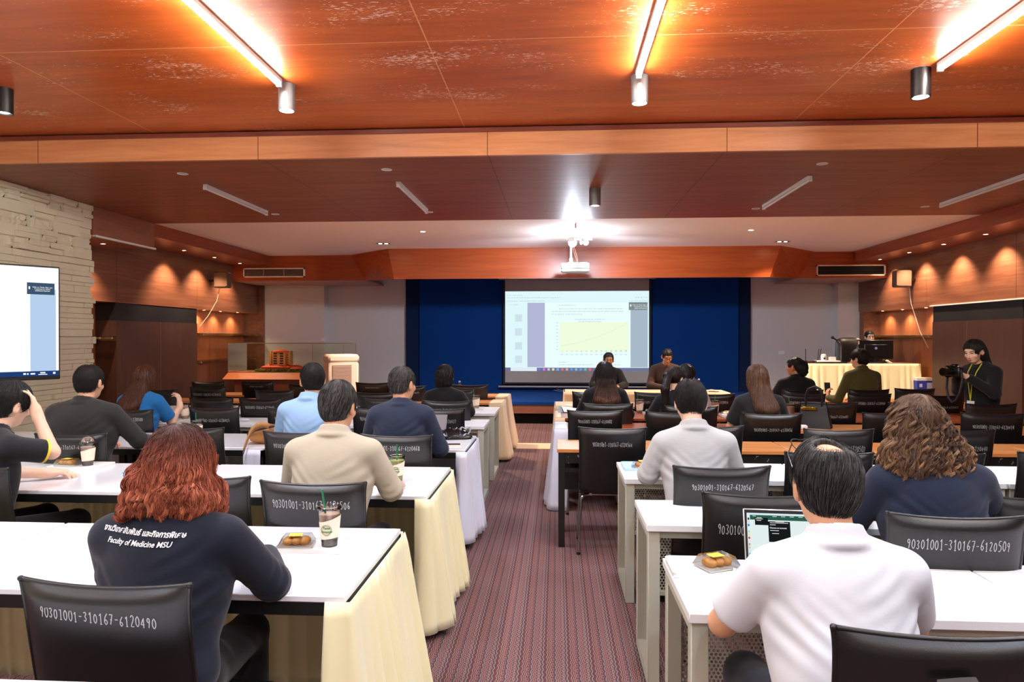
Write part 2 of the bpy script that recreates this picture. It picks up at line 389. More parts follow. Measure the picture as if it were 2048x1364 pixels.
# front fascia above the stage, its flanks angled back
f = MB()
T = [(-6.65, 13.92), (-4.15, 13.84), (-3.17, 12.92), (4.07, 12.92), (5.02, 13.9), (6.4, 13.92)]
B = [(-6.65, 13.92), (-3.88, 13.92), (-3.05, 12.92), (3.87, 12.92), (4.72, 13.92), (6.4, 13.92)]
for i in range(5):
    zb0 = 2.69 if i in (2,) else 2.75; a0, a1, b0, b1 = T[i], T[i+1], B[i], B[i+1]
    zt = 3.262; zl = 2.75 if i < 2 else 2.69; zr = 2.75 if i > 2 else 2.69
    zl = {0: 2.75, 1: 2.75, 2: 2.69, 3: 2.69, 4: 2.75}[i]; zr = {0: 2.75, 1: 2.69, 2: 2.69, 3: 2.75, 4: 2.75}[i]
    V = [(*a0, zt), (*a1, zt), (*b1, zr), (*b0, zl)]; V += [(x, y+.06, z) for x, y, z in V]
    f.add(V, [(0, 1, 2, 3), (7, 6, 5, 4), (0, 4, 5, 1), (1, 5, 6, 2), (2, 6, 7, 3), (3, 7, 4, 0)])
struct(f.build('trim_7', M['fascia'], smooth=False))
slab('trim_8', [(-7.2, -3.9, 13.98, 15.5, 2.75, 2.78), (4.74, 6.9, 13.98, 15.5, 2.75, 2.78)], mat('bulkhead_paint', (190, 150, 130), .7))
# stone wall on the left
st = MB(); RS = random.Random(3)
mst = mat('pale_stone', (226, 220, 194), .85, bump=.5, bscale=45, var=.12, vscale=3)
st.box(-6.3, -5.93, -3.2, 8.44, 0, 3.6)
z = 0.0
while z < 2.56:
    h = RS.choice([.045, .06, .06, .075, .09]); y = 3.2-RS.random()*.5
    while y < 8.46:
        l = RS.choice([.3, .42, .55, .65]); y1 = min(y+l, 8.46+RS.choice([0, .03, .05]))
        if y1-y > .05: st.box(-5.95, -5.885+RS.random()**2*.045, y+.001, y1-.001, z+.0015, min(z+h, 2.57)-.0015, bev=.003)
        y = y1
        if y >= 8.46: break
    z += h
z = 2.57
while z < 3.25:
    h = RS.choice([.10, .13, .17]); h = min(h, 3.258-z); y = 3.2-RS.random()*.4
    if h < .03: break
    while y < 8.44:
        l = RS.choice([.16, .24, .34, .45]); y1 = min(y+l, 8.45)
        if y1-y < .05: break
        parts = [(z, z+h)] if RS.random() < .5 else [(z, z+h*.5), (z+h*.5, z+h)]
        for (za, zb) in parts:
            d = RS.random()*.07; x = -5.895+d
            if RS.random() < .42:   # split-face block
                ny, nz = max(3, int((y1-y)/.03)), max(2, int((zb-za)/.03))
                G = np.zeros((ny+1, nz+1, 3))
                for i in range(ny+1):
                    for j in range(nz+1):
                        e = (i in (0, ny)) or (j in (0, nz))
                        G[i, j] = (x-.02+(0 if e else RS.random()*.035), y+(y1-y)*i/ny, za+(zb-za)*j/nz)
                st.grid(G); st.box(-5.95, x-.02, y, y1, za, zb)
            else: st.box(-5.95, x, y+.001, y1-.001, za+.001, zb-.001, bev=.003)
        y = y1
    z += h
struct(st.build('wall_left', mst, autos=25))
# wooden side walls with their recesses
slab('wall_left.001', [(-7.3, XL, 8.44, 15.5, 2.135, 3.07), (-7.3, -7.0, 8.44, 15.5, 0, 2.135), (-7.3, XL, 8.44, 9.2, 0, 2.135)], M['wallwood'])
slab('wall_left.002', [(-7.0, -6.985, 9.2, 15.45, 0, 2.134), (-6.985, XL-.001, 9.2, 15.4, 2.125, 2.134)], M['nichewood'])
slab('wall_left.003', [(-6.99, XL+.0, 10.12, 12.49, 0, 1.85)], M['panelwood'])
slab('wall_left.004', [(-6.99, XL-.01, 10.12, 12.49, 1.85, 2.134)], M['blackp'])
slab('wall_left.005', [(-7.3, -6.53, 15.16, 15.5, 0, 3.07)], M['wallwood'])
slab('wall_right', [(XR, 7.0, -3.2, 15.5, 2.135, 3.07), (6.75, 7.0, 7.6, 15.5, 0, 2.135), (XR, 7.0, -3.2, 7.6, 0, 2.135)], M['wallwood'])
slab('wall_right.001', [(6.735, 6.75, 7.6, 15.1, 0, 2.134), (XR+.001, 6.735, 7.6, 15.1, 2.125, 2.134)], M['nichewood'])
slab('wall_right.002', [(XR, 6.74, 10.0, 12.29, 0, 1.855)], M['panelwood'])
slab('wall_right.003', [(XR+.01, 6.74, 10.0, 12.29, 1.855, 2.134)], M['blackp'])
slab('wall_right.004', [(6.42, 6.9, 15.0, 15.5, 0, 3.07)], M['wallwood'])
# wall behind the stage
slab('wall_back', [(-6.7, -5.17, 15.2, 15.6, 0, 3.3), (-5.2, -3.3, 15.5, 15.6, 0, 3.3), (4.1, 6.1, 15.5, 15.6, 0, 3.3), (5.98, 6.6, 15.2, 15.6, 0, 3.3)], M['plaster'])
slab('wall_back.001', [(-3.06, 3.95, 15.4, 15.5, 0, 3.25)], M['blue'])
slab('wall_back.002', [(-3.38, -3.06, 15.44, 15.5, 0, 3.25), (3.95, 4.22, 15.44, 15.5, 0, 3.25)], M['navy'])
slab('wall_front', [(-7.4, 7.2, -3.3, -3.2, 0, 3.6)], M['plaster'])
# stage
slab('floor.001', [(-7.0, 6.74, 12.7, 15.45, .36, .41)], M['blue'])
slab('floor.002', [(-7.0, 6.74, 12.72, 12.78, .2, .36)], wood('stage_board', (110, 64, 48), (128, 78, 60), (140, 90, 70), grain=(1, 9, 9)))
slab('floor.003', [(-7.0, 6.74, 12.95, 13.0, 0, .36)], M['dark'])  # black sheet set back below the stage board, painting in the shade there
slab('trim_9', [(-5.9, -5.855, 8.50, 9.84, 2.878, 2.902)], M['plw'])
slab('trim_10', [(XR-.02, XR, 7.2, 12.35, 2.12, 2.14)], M['plw'])

# ================================================================ lamps
def fluorescent(x, y0, y1, z, lit, label, group):
    yc = (y0+y1)/2; L = y1-y0
    t = thing('fluorescent_lamp', label, 'lamp', (x, yc, z), 0, group)
    MB().box(-.024, .024, -L/2, L/2, -.032, 0, bev=.003).build('lamp_base', M['plw'], t)
    b = MB()
    for s in (-1, 1): b.box(-.02, .02, s*L/2-.012, s*L/2+.012, -.062, -.025, bev=.003)
    b.build('end_cap', M['plw'], t)
    MB().tube([(0, -L/2+.01, -.045), (0, L/2-.01, -.045)], .0145, 12).build('tube', M['tube'] if lit else M['offtube'], t)
    return t
fluorescent(-2.06, 3.62, 5.06, 3.52, 1, 'lit fluorescent tube on the flaking upper ceiling, leftmost of the three', 'lit fluorescent lamps on the upper ceiling')
fluorescent(.59, 3.62, 5.06, 3.52, 1, 'lit fluorescent tube on the flaking upper ceiling, middle of the three', 'lit fluorescent lamps on the upper ceiling')
fluorescent(2.68, 3.62, 5.06, 3.52, 1, 'lit fluorescent tube on the flaking upper ceiling, rightmost of the three', 'lit fluorescent lamps on the upper ceiling')
for x in (-4.3, -2.06, .59, 2.68):
    for y in (.9, -1.9):
        fluorescent(x, y, y+1.2, 3.52, 1, 'lit fluorescent tube overhead, above the rows nearest the camera', 'fluorescent lamps over the front rows')
for x, w in ((-3.81, 'leftmost of the four'), (-1.685, 'second from the left of the four'), (2.6, 'second from the right of the four'), (4.75, 'rightmost of the four')):
    fluorescent(x, 7.33, 8.93, 3.26, 0, 'unlit slim white fluorescent lamp on the red-brown ceiling, '+w, 'unlit fluorescent lamps on the lower ceiling')
def can(x, y, z, h, r, lit, label, mm, group=None, pw=0):
    t = thing('cylinder_downlight', label, 'lamp', (x, y, z), 0, group)
    MB().lathe([(r*.35, 0), (r, 0), (r, -h), (r*.86, -h), (r*.82, -h+.02), (r*.3, -h+.02)], n=28, cap=False).build('lamp_housing', mm, t)
    MB().lathe([(r*.8, -h+.018), (r*.5, -h+.006), (0.001, -h+.002)], n=28, cap=False).build('lens', M['lampcool'] if lit == 1 else M['lampdim'], t)
    if pw: light('can_light', 'SPOT', (0, 0, -h-.01), pw, (214, 232, 255), r*.6, spot=130, blend=.6, aim=None, parent=t)
    return t
G = 'surface cylinder downlights on the upper ceiling'
CP = 44
can(-4.27, 5.13, 3.52, .19, .062, 2, 'black cylinder downlight cut by the left edge of the photo', M['blackmetal'], G)
can(-2.05, 5.18, 3.52, .2, .062, 1, 'black cylinder downlight glowing white at the end of the leftmost lit tube', M['steel'], G, CP)
can(.61, 5.18, 3.52, .2, .062, 1, 'cylinder downlight glaring white at the end of the middle lit tube', M['steel'], G, CP)
can(2.61, 5.18, 3.52, .2, .065, 1, 'dark cylinder downlight below the end of the rightmost lit tube', M['blackmetal'], G, CP)
for x in (-4.2, -2.05, .61, 2.61):
    for y in (2.6, .2): can(x, y, 3.52, .2, .062, 1, 'cylinder downlight overhead, above the rows nearest the camera', M['steel'], 'cylinder downlights over the front rows', CP*1.2)
can(.43, 7.85, 3.26, .19, .065, 2, 'grey cylinder downlight alone on the red-brown lower ceiling', M['steel'], None, 60)
# small recessed fittings
def recessed(x, y, z, label, group, lit, pw=0, r=.04, n=1, aim=None, spot=100):
    t = thing('recessed_downlight', label, 'lamp', (x, y, z), 0, group)
    b = MB(); l = MB()
    for k in range(n):
        ox = (k-(n-1)/2)*.105
        b.lathe([(r*1.35, 0), (r*1.35, -.005), (r, -.006), (r*.9, .0)], (ox, 0, 0), n=24, cap=False)
        l.lathe([(r*.85, -.002), (.001, -.003)], (ox, 0, 0), n=20, cap=False)
    if n > 1: b.box(-.12, .12, -.06, .06, -.002, 0)
    b.build('trim_ring', M['plw'] if n == 1 else M['plb'], t); l.build('lens', M['lampwarm'] if lit else M['dim'], t)
    if pw: light('downlight_beam', 'SPOT', (0, 0, -.02), pw, ((255, 186, 120) if spot < 90 else (255, 222, 190)), .03, spot=spot, blend=.8, parent=t, rot=(Vector(aim).to_track_quat('-Z', 'Y').to_euler() if aim else None))
M['dim'] = mat('unlit_lens', (190, 186, 180), .4)
for i, y in enumerate((11.41, 12.46, 13.49)):
    recessed(-6.3, y, 3.07, 'warm recessed downlight under the left soffit, '+('nearest the camera', 'middle of three', 'nearest the vent grille')[i], 'warm downlights under the left soffit', 1, 68, .03, aim=(-.22, .02, -1))
recessed(-6.3, 9.3, 2.9, 'recessed downlight under the left bulkhead beside the stone wall', None, 1, 60, .03, aim=(-.22, .02, -1))
for i, y in enumerate((10.35, 11.43, 12.5, 13.6)):
    recessed(6.12, y, 3.07, 'warm recessed downlight under the right soffit, '+('first from the right', 'second from the right', 'third from the right', 'last before the open vent')[i], 'warm downlights under the right soffit', 1, 68, .03, aim=(.2, .02, -1))
recessed(6.12, 9.25, 3.07, 'warm recessed downlight under the right soffit at the right edge', 'warm downlights under the right soffit', 1, 68, .03, aim=(.2, .02, -1))
for i, y in enumerate((13.1, 13.75, 14.5)):
    recessed(-6.83, y, 2.124, 'tiny warm downlight over the left glass shelves, '+('first from the left', 'middle', 'last')[i], 'tiny downlights over the left shelves', 1, 13, .025, spot=130)
for i, y in enumerate((12.85, 13.7, 14.5)):
    recessed(6.58, y, 2.124, 'tiny warm downlight over the right glass shelf, '+('nearest the black panel', 'middle', 'nearest the pillar')[i], 'tiny downlights over the right shelf', 1, 13, .025, spot=130)
recessed(-2.1, 10.83, 3.26, 'single lit downlight in the white ceiling left of the projector', None, 1, 240, .04, spot=140)
recessed(3.01, 11.0, 3.26, 'single lit downlight in the white ceiling right of the projector', None, 1, 240, .04, spot=140)
recessed(-3.07, 12.18, 3.26, 'twin lit downlight in the white ceiling, left side', None, 1, 120, .04, n=2, spot=115)
recessed(3.92, 12.37, 3.26, 'twin lit downlight in the white ceiling, right side', None, 1, 120, .04, n=2, spot=115)
for x, y, w in ((-3.79, 6.84, 'left front'), (-1.68, 6.8, 'left of the beam joint'), (-1.69, 9.15, 'behind the second slim lamp'), (-3.79, 9.17, 'behind the leftmost slim lamp'), (2.54, 6.84, 'right front'), (4.68, 9.17, 'right rear'), (2.57, 9.17, 'behind the third slim lamp')):
    recessed(x, y, 3.26, 'small unlit downlight flush in the red-brown ceiling, '+w, 'unlit downlights in the lower ceiling', 0)
# projector on its pole, spotlights beside it
t = thing('projector', 'white projector hanging from a ceiling pole before the screen', 'projector', (.32, 11.9, 2.72))
MB().box(-.24, .24, 0, .32, 0, .05, bev=.02).build('lower_shell', mat('projector_white', (190, 196, 178), .4), t)
MB().box(-.24, .24, 0, .32, .05, .145, bev=.008).box(-.13, .2, .02, .3, .145, .16).build('shell', mat('projector_grey', (140, 134, 130), .5), t)
b = MB()
for i in range(12): b.box(.01+i*.017, .02+i*.017, -.002, .002, .065, .075)
for i in range(6): b.box(.07+i*.022, .082+i*.022, -.002, .002, .105, .116)
b.build('sockets', M['plb'], t)
MB().tube([(-.07, .16, .16), (-.07, .16, .54)], .022).box(-.1, -.04, .13, .19, .16, .24).build('mount_pole', M['plw'], t)
MB().tube([(-.05, .14, .5), (.0, .05, .36), (.04, .0, .2), (.03, -.01, .09)], .005, 6).tube([(-.06, .15, .5), (-.01, .08, .3), (.03, .02, .17)], .005, 6).build('cable', mat('peach_cable', (230, 160, 130), .5), t)
t = thing('ceiling_spotlight', 'cluster of glaring white spotlights on a bracket above the projector', 'lamp', (.36, 11.0, 3.26))
MB().tube([(-.08, -.72, 0), (-.08, -.72, -.05), (-.08, -.05, -.1)], .012, 8).tube([(-.2, 0, -.11), (.2, 0, -.12)], .014, 8).tube([(0, 0, 0), (0, 0, -.12)], .014, 8).build('bracket', M['plw'], t)
for x, r in ((-.11, .07), (.1, .042), (.03, .024)):
    h = MB().lathe([(r*.5, .03), (r*.8, 0), (r, -.05)], (x, -.02, -.12), n=20, cap=False).build('lamp_head', M['plw'], t)
    MB().sph((x, -.02, -.18), r*.92, 10).build('bulb', M['lampcool'], t)
for sx in (-1, 1): light('glare_beam', 'SPOT', (-.11 if sx < 0 else .1, .05, -.25), 120, (224, 238, 255), .06, spot=88, blend=.8, aim=(sx*3.4, 4.2, -2.3), parent=t)
light('glare_light', 'POINT', (-.11, -.02, -.3), 26, (224, 238, 255), .07, parent=t)
light('glare_light', 'POINT', (.13, -.02, -.2), 8, (224, 238, 255), .05, parent=t)
# air vents
def vent(x0, x1, z0, z1, label, open_):
    t = thing('air_vent', label, 'vent', ((x0+x1)/2, 13.9, z0)); w = (x1-x0)/2; h = z1-z0; b = MB()
    for q in ((-w, w, 0, .022), (-w, w, h-.022, h), (-w, -w+.022, 0, h), (w-.022, w, 0, h)): b.box(q[0], q[1], -.03, .02, q[2], q[3])
    b.build('frame', mat('vent_frame', (240, 210, 188), .5), t)
    MB().box(-w+.02, w-.02, .0, .01, .02, h-.02).build('backing', M['dark'], t)
    s = MB()
    if open_:
        for i in range(2): s.box(-w+.03, w-.03, -.02, 0, .05+i*.05, .056+i*.05)
    else:
        for i in range(9): s.box(-w+.03, w-.03, -.026, -.004, .03+i*(h-.06)/8, .034+i*(h-.06)/8)
        for i in range(1, 3): s.box(-w+2*w*i/3-.01, -w+2*w*i/3+.01, -.03, 0, .02, h-.02)
        for i in range(60): s.box(-w+.03+i*(2*w-.06)/60, -w+.032+i*(2*w-.06)/60, -.018, -.004, .02, h-.02)
    s.build('slats', mat('vent_slats', (150, 116, 96) if not open_ else (50, 40, 36), .5), t)
vent(-6.41, -5.13, 2.82, 3.01, 'white slatted air vent in the fascia on the left', 0)
vent(5.05, 6.35, 2.79, 3.0, 'wide open air vent with dark inside in the fascia on the right', 1)
# wall speakers and their wires
def speaker(x, s, y, z, label):
    t = thing('wall_speaker', label, 'speaker', (x, y, z))
    b = MB(); b.box(-.02 if s > 0 else -.24, .24 if s > 0 else .02, -.11, .11, 0, .3, bev=.02)
    b.build('cabinet', mat('speaker_tan', (112, 84, 64), .6), t)
    c = MB(); c.box(s*.05-.01, s*.25, -.112, -.1, .03, .27); c.build('grille', mat('speaker_cloth', (120, 86, 62), .8, bump=.3, bscale=400), t)
    MB().box(min(-s*.15, 0), max(-s*.15, 0), -.02, .02, .12, .16).build('bracket', M['plb'], t)
    return t
speaker(-6.5, 1, 12.95, 2.54, 'small tan loudspeaker high on the left wood wall')
speaker(6.28, -1, 12.87, 2.49, 'small tan loudspeaker high on the right wood wall')
tag(MB().tube([(-6.45, 12.95, 2.54), (-6.5, 12.95, 2.3), (-6.6, 12.8, 2.0), (-6.63, 12.55, 1.8)], .006, 6).build('speaker_wire', mat('cream_wire', (220, 190, 160), .5)), 'thin pale wire hanging below the left loudspeaker', 'wire')
tag(MB().tube([(6.3, 12.87, 2.49), (6.33, 12.87, 2.2), (6.5, 12.9, 1.7), (6.7, 13.0, 1.4)], .005, 6).build('speaker_wire', M['plw']), 'thin pale wire hanging below the right loudspeaker', 'wire')
# glass shelves
def shelf(x0, x1, y0, y1, z, label, grp):
    t = thing('glass_shelf', label, 'shelf', ((x0+x1)/2, (y0+y1)/2, z), 0, grp)
    w, l = abs(x1-x0)/2, (y1-y0)/2
    MB().box(-w, w, -l, l, 0, .01).build('pane', M['shelfglass'], t)
    b = MB()
    for k in range(3): b.box(-w, w, -l+.1+k*(l-.11), -l+.13+k*(l-.11), -.03, 0)
    b.box(-w if x0 < 0 else w-.02, -w+.02 if x0 < 0 else w, -l, l, -.025, 0)
    b.build('bracket', mat('brass_rail', (190, 160, 110), .4, metal=.6), t)
shelf(-6.98, -6.62, 12.55, 15.1, 1.66, 'upper glass shelf in the left lit recess', 'glass shelves in the left recess')
shelf(-6.98, -6.66, 12.55, 15.1, 1.14, 'lower glass shelf in the left lit recess', 'glass shelves in the left recess')
shelf(-6.98, -6.62, 9.3, 10.08, 1.6, 'short glass shelf between the stone wall and the tall panel', None)
shelf(6.42, 6.73, 12.35, 15.0, 1.62, 'glass shelf on brass brackets in the right recess', None)
# switch plates
tag(MB().box(-5.24, -5.16, 15.18, 15.2, 1.5, 1.58, bev=.004).build('wall_socket', M['plw']), 'small socket plate on the left plaster pillar', 'socket')
tag(MB().box(4.84, 4.96, 15.48, 15.5, 1.22, 1.3, bev=.004).build('wall_socket', M['plw']), 'white socket plate on the plaster wall behind the operator table', 'socket')

# ================================================================ projection screen
t = thing('projection_screen', 'large pull-down projection screen on the blue wall', 'screen', (.44, 15.3, 0))
MB().box(-1.72, 1.72, -.05, .07, 2.86, 2.93, bev=.01).build('housing', mat('screen_case', (150, 140, 130), .5), t)
b = MB(); b.box(-1.62, 1.62, -.004, .004, .56, 2.87); b.build('border', mat('screen_border', (10, 10, 12), .7), t)
MB().box(-1.57, 1.57, -.008, -.003, .6, 2.87).build('fabric', mat('screen_fabric', (168, 158, 152), .8), t)
MB().box(-1.72, 1.72, -.02, .02, .49, .525, bev=.006).build('bottom_bar', mat('screen_bar', (176, 160, 146), .4), t)
def flat(parent, name, rects, m, y, ox=0):
    b = MB()
    for (x0, x1, z0, z1) in rects: b.quad((x0, y, z0), (x1, y, z0), (x1, y, z1), (x0, y, z1))
    return b.build(name, m, parent, smooth=False)
def px2(x, yy): return (x-1010)/287.5*3.14-1.57, 2.605-(yy-582)/160.*1.755   # position on the projected image
def rc(x0, x1, y0, y1):
    a, zt = px2(x0, y0); c, zb = px2(x1, y1); return (a, c, zb, zt)
pj = flat(t, 'projected_image', [rc(1010, 1297.5, 582, 742)], emis('beam_white', (222, 246, 250), 1.02), -.0085)
flat(pj, 'margin', [rc(1055, 1090, 605, 734)], emis('beam_mauve', (178, 184, 214), 1), -.009)
flat(pj, 'margin', [rc(1261, 1295, 605, 734)], emis('beam_grey', (168, 186, 200), 1), -.009)
flat(pj, 'page', [rc(1090, 1261, 605, 735)], emis('beam_page', (232, 252, 252), 1.02), -.009)
flat(pj, 'chart', [rc(1120, 1257, 644, 703)], emis('beam_yellow', (240, 253, 222), 1), -.0095)
flat(pj, 'taskbar', [rc(1010, 1297.5, 735, 742)], emis('beam_taskbar', (112, 116, 150), 1), -.0095)
flat(pj, 'search_box', [rc(1021, 1074, 735, 742)], emis('beam_box', (225, 235, 245), 1), -.010)
b = []; RQ = random.Random(5)
for k, (y, x0, x1) in enumerate([(610, 1118, 1152), (617.5, 1118, 1246), (622.5, 1104, 1246), (628, 1104, 1128), (628, 1132, 1165), (638.5, 1150, 1210), (643, 1158, 1204), (724, 1118, 1135), (729, 1118, 1185), (729, 1200, 1240), (590, 1014, 1046), (595, 1014, 1120), (601.5, 1014, 1090), (595, 1270, 1296), (601.5, 1258, 1296), (609, 1020, 1036)]):
    x = x0
    while x < x1:
        w = RQ.choice([1.2, 2.4, 4]); b.append(rc(x, min(x+w, x1), y-.7, y+.7)); x += w+RQ.choice([.8, 1.5])
for y in range(9): b.append(rc(1113, 1116.5, 644.5+y*6.7, 645.8+y*6.7))
for x in range(14): b.append(rc(1122+x*9.8, 1127+x*9.8, 708, 709.2)); b.append(rc(1123+x*9.8, 1126+x*9.8, 702-x*.2, 703))
for x in range(60): y = 691-18*(x/60)-28*(x/60)**2; b.append(rc(1121+x*2.25, 1122.4+x*2.25, y, y+.6))
struct(flat(pj, 'document_text', b, emis('beam_ink', (190, 216, 222), 1), -.010), 'stuff')
b = []
for y0 in (628, 656, 684, 711): b += [rc(1030, 1044, y0, y0+15)]
et = emis('beam_thumb', (208, 226, 236), 1)
for q in b: flat(pj, 'page_thumbnail', [q], et, -.0095)
ic = ((130, 120, 220), (230, 120, 230), (220, 200, 190), (230, 220, 160), (120, 180, 240), (220, 120, 110), (220, 170, 140), (110, 150, 240), (130, 190, 200), (110, 160, 240), (110, 190, 160), (240, 110, 110))
for i, c in enumerate(ic): flat(pj, 'taskbar_icon', [rc(1077+i*9.2, 1081.5+i*9.2, 736.3, 740.8)], emis('icon_%d' % i, c, 1), -.010)
nb = flat(pj, 'hint_box', [rc(1257.5, 1294, 604.5, 620)], emis('hint_grey', (128, 140, 146), 1), -.0098)
def lettering(parent, name, txt, size, m, loc, rot, sx=1, bold=0, shear=0, left=True):
    me, V = textmesh(txt, size, shear, .0003, sx, bold); me.materials.append(m)
    o = bpy.data.objects.new(name, me); COL.objects.link(o); o.parent = parent
    if left: 
        V = V.copy(); V[:, 0] -= V[:, 0].min(); me.vertices.foreach_set('co', V.astype(np.float32).ravel())
    o.location = loc; o.rotation_euler = rot; return o
wt = emis('hint_text', (245, 250, 250), 1)
x, z = px2(1264.5, 611); lettering(nb, 'lettering', 'Click on Tools, Sign, and\nComment to access\nadditional features', .036, wt, (x, -.0105, z), (rad(90), 0, 0))
flat(nb, 'bulb_icon', [rc(1260, 1262.5, 609, 613)], wt, -.0105)
b = MB().tube([(-.36, -.1, .45), (-.2, -.1, .42), (0, -.1, .44), (.1, -.1, .47)], .008, 6).tube([(-.3, -.1, .47), (-.1, -.1, .43), (.12, -.1, .43)], .006, 6)
tag(b.build('loose_cable', mat('grey_cable', (120, 130, 140), .5), loc=(.3, 15.2, 0)), 'tangle of thin grey cable under the projection screen bar', 'cable')

# ================================================================ television beside the stone wall
R0 = Vector((-4.56, 6.12, 0)); dv = Vector((-.27, -.37, 0)).normalized(); ang = math.atan2(-dv.y, -dv.x)
t = thing('television', 'wide wall television showing a white document page, left edge of the photo', 'television', (R0.x, R0.y, 1.213), ang)
W, Hh = 1.83, 1.03     # local +x runs to the right edge at x=0, screen faces -y
MB().box(-W, 0, 0, .035, 0, Hh, bev=.006).build('bezel', M['plb'], t)
MB().box(-W+.3, -.3, .035, .09, .2, .8, bev=.02).tube([(-W/2, .09, .5), (-W/2-.1, .4, .5), (-W/2-.1, .62, .5)], .03, 8).build('wall_arm', M['blackmetal'], t)
sc = flat(t, 'display', [(-W+.012, -.012, .035, Hh-.014)], emis('tv_white', (252, 253, 255), 1.05), -.001)
flat(sc, 'page_margin', [(-.235, -.035, .075, Hh-.21)], emis('tv_blue', (182, 208, 238), 1), -.002)
flat(sc, 'taskbar', [(-W+.012, -.012, .035, .08)], emis('tv_bar', (32, 62, 118), 1), -.003)
nb = flat(sc, 'hint_box', [(-.26, -.045, Hh-.26, Hh-.155)], emis('tv_hint', (62, 84, 108), 1), -.004)
lettering(nb, 'lettering', 'Click on Tools, Sign, and\nComment to access\nadditional features', .0155, wt, (-.218, -.005, Hh-.2), (rad(90), 0, 0), bold=.0002)
flat(nb, 'bulb_icon', [(-.248, -.236, Hh-.215, Hh-.19)], wt, -.005)
flat(sc, 'taskbar_icon', [(-.29, -.27, .05, .066), (-.262, -.25, .05, .064), (-.235, -.2, .05, .064), (-.16, -.12, .058, .07), (-.175, -.105, .045, .052), (-.06, -.04, .05, .068)], wt, -.004)
# ================================================================ chairs
def ysurf(u, v, back=True):
    """chair back cushion: u -1..1 across, v 0..1 up"""
    x = u*(.232+.010*v**10); z = .46+v*.49-(.014*(1-u*u) if v > .5 else 0)*(max(0, v-.5)*2)**2
    y = .085*(1-v)**1.3+.012*u*u
    T = .026*(1-abs(u)**7)*(1-abs(2*v-1)**10)+.003+.006*math.exp(-((v-.93)/.03)**2)*(1-abs(u)**8)
    return (x, y-T if back else y+T*.8, z)
us = [math.sin(math.pi/2*(-1+2*i/18)) for i in range(19)]; vs = [.5-.5*math.cos(math.pi*j/20) for j in range(21)]
b = MB()
b.grid([[ysurf(u, v) for v in vs] for u in us]); b.grid([[ysurf(u, v, False) for v in vs] for u in us])
rim = [(-1, v) for v in vs]+[(u, 1) for u in us[1:]]+[(1, v) for v in vs[::-1][1:]]
P_ = [tuple((np.array(ysurf(*q))+np.array(ysurf(*q, False)))/2) for q in rim]
b.tube(P_, .0065, 6)
for s in (-1, 1): b.sph(((s*.241), .010, .950), .0085, 5)
ME_back = b.mesh('backrest', M['leather'], autos=70)
b = MB()
def sseat(u, w, top=True):
    T = .024*(1-abs(u)**7)*(1-abs(2*w-1)**8)+.003
    return (u*.232, .07+w*.44, .458+(T if top else -T*.7)+.02*(1-w)**6-.015*w**4)
b.grid([[sseat(u, v) for v in vs] for u in us]); b.grid([[sseat(u, v, False) for v in vs] for u in us])
rim = [(-1, v) for v in vs]+[(u, 1) for u in us[1:]]+[(1, v) for v in vs[::-1][1:]]
b.tube([tuple((np.array(sseat(*q))+np.array(sseat(*q, False)))/2) for q in rim], .006, 6)
ME_seat = b.mesh('seat', M['leather'], autos=70)
def legm(s, fr):
    if fr: p = [(s*.15, .42, .43), (s*.2, .46, .425), (s*.222, .485, .39), (s*.232, .50, .2), (s*.236, .51, 0)]
    else: p = [(s*.15, .2, .43), (s*.2, .175, .425), (s*.222, .16, .39), (s*.234, .13, .2), (s*.24, .11, 0)]
    q = []
    for i in range(len(p)-1):
        for t in (0, .5): q.append([p[i][k]*(1-t)+p[i+1][k]*t for k in range(3)])
    q.append(p[-1])
    return MB().tube(q, .011, 8).lathe([(.015, 0), (.015, .02)], (p[-1][0], p[-1][1], 0), 10, mi=1).mesh('leg', [M['chrome'], M['plb']])
ME_legs = [legm(s, f) for s in (-1, 1) for f in (0, 1)]
ME_frame = MB().tube([(-.15, .18, .43), (-.15, .44, .43)], .011, 8).tube([(.15, .18, .43), (.15, .44, .43)], .011, 8).tube([(-.2, .2, .428), (.2, .2, .428)], .01, 8).tube([(-.2, .44, .428), (.2, .44, .428)], .01, 8).mesh('frame', M['chrome'])
GL = {'0': [[(.5, 0), (.12, .35), (.1, 1), (.5, 1.5), (.9, 1), (.88, .35), (.5, 0)]], '1': [[(.2, 1.15), (.55, 1.5), (.55, 0)], [(.3, 0), (.8, 0)]],
      '2': [[(.12, 1.2), (.4, 1.5), (.8, 1.3), (.75, .9), (.1, 0), (.9, .05)]], '3': [[(.12, 1.3), (.5, 1.5), (.85, 1.15), (.4, .8), (.85, .45), (.5, 0), (.1, .25)]],
      '4': [[(.7, 0), (.7, 1.5), (.05, .5), (.95, .5)]], '5': [[(.85, 1.5), (.2, 1.5), (.18, .85), (.6, .95), (.9, .5), (.5, 0), (.1, .15)]],
      '6': [[(.8, 1.5), (.3, 1.0), (.12, .4), (.5, 0), (.88, .4), (.5, .75), (.18, .5)]], '7': [[(.1, 1.45), (.9, 1.5), (.4, 0)], [(.35, .7), (.8, .75)]],
      '8': [[(.5, .8), (.15, 1.15), (.5, 1.5), (.85, 1.15), (.15, .35), (.5, 0), (.85, .35), (.5, .8)]], '9': [[(.85, 1.0), (.5, .75), (.15, 1.1), (.5, 1.5), (.85, 1.2), (.7, .5), (.6, 0)]],
      '-': [[(.15, .7), (.85, .72)]]}
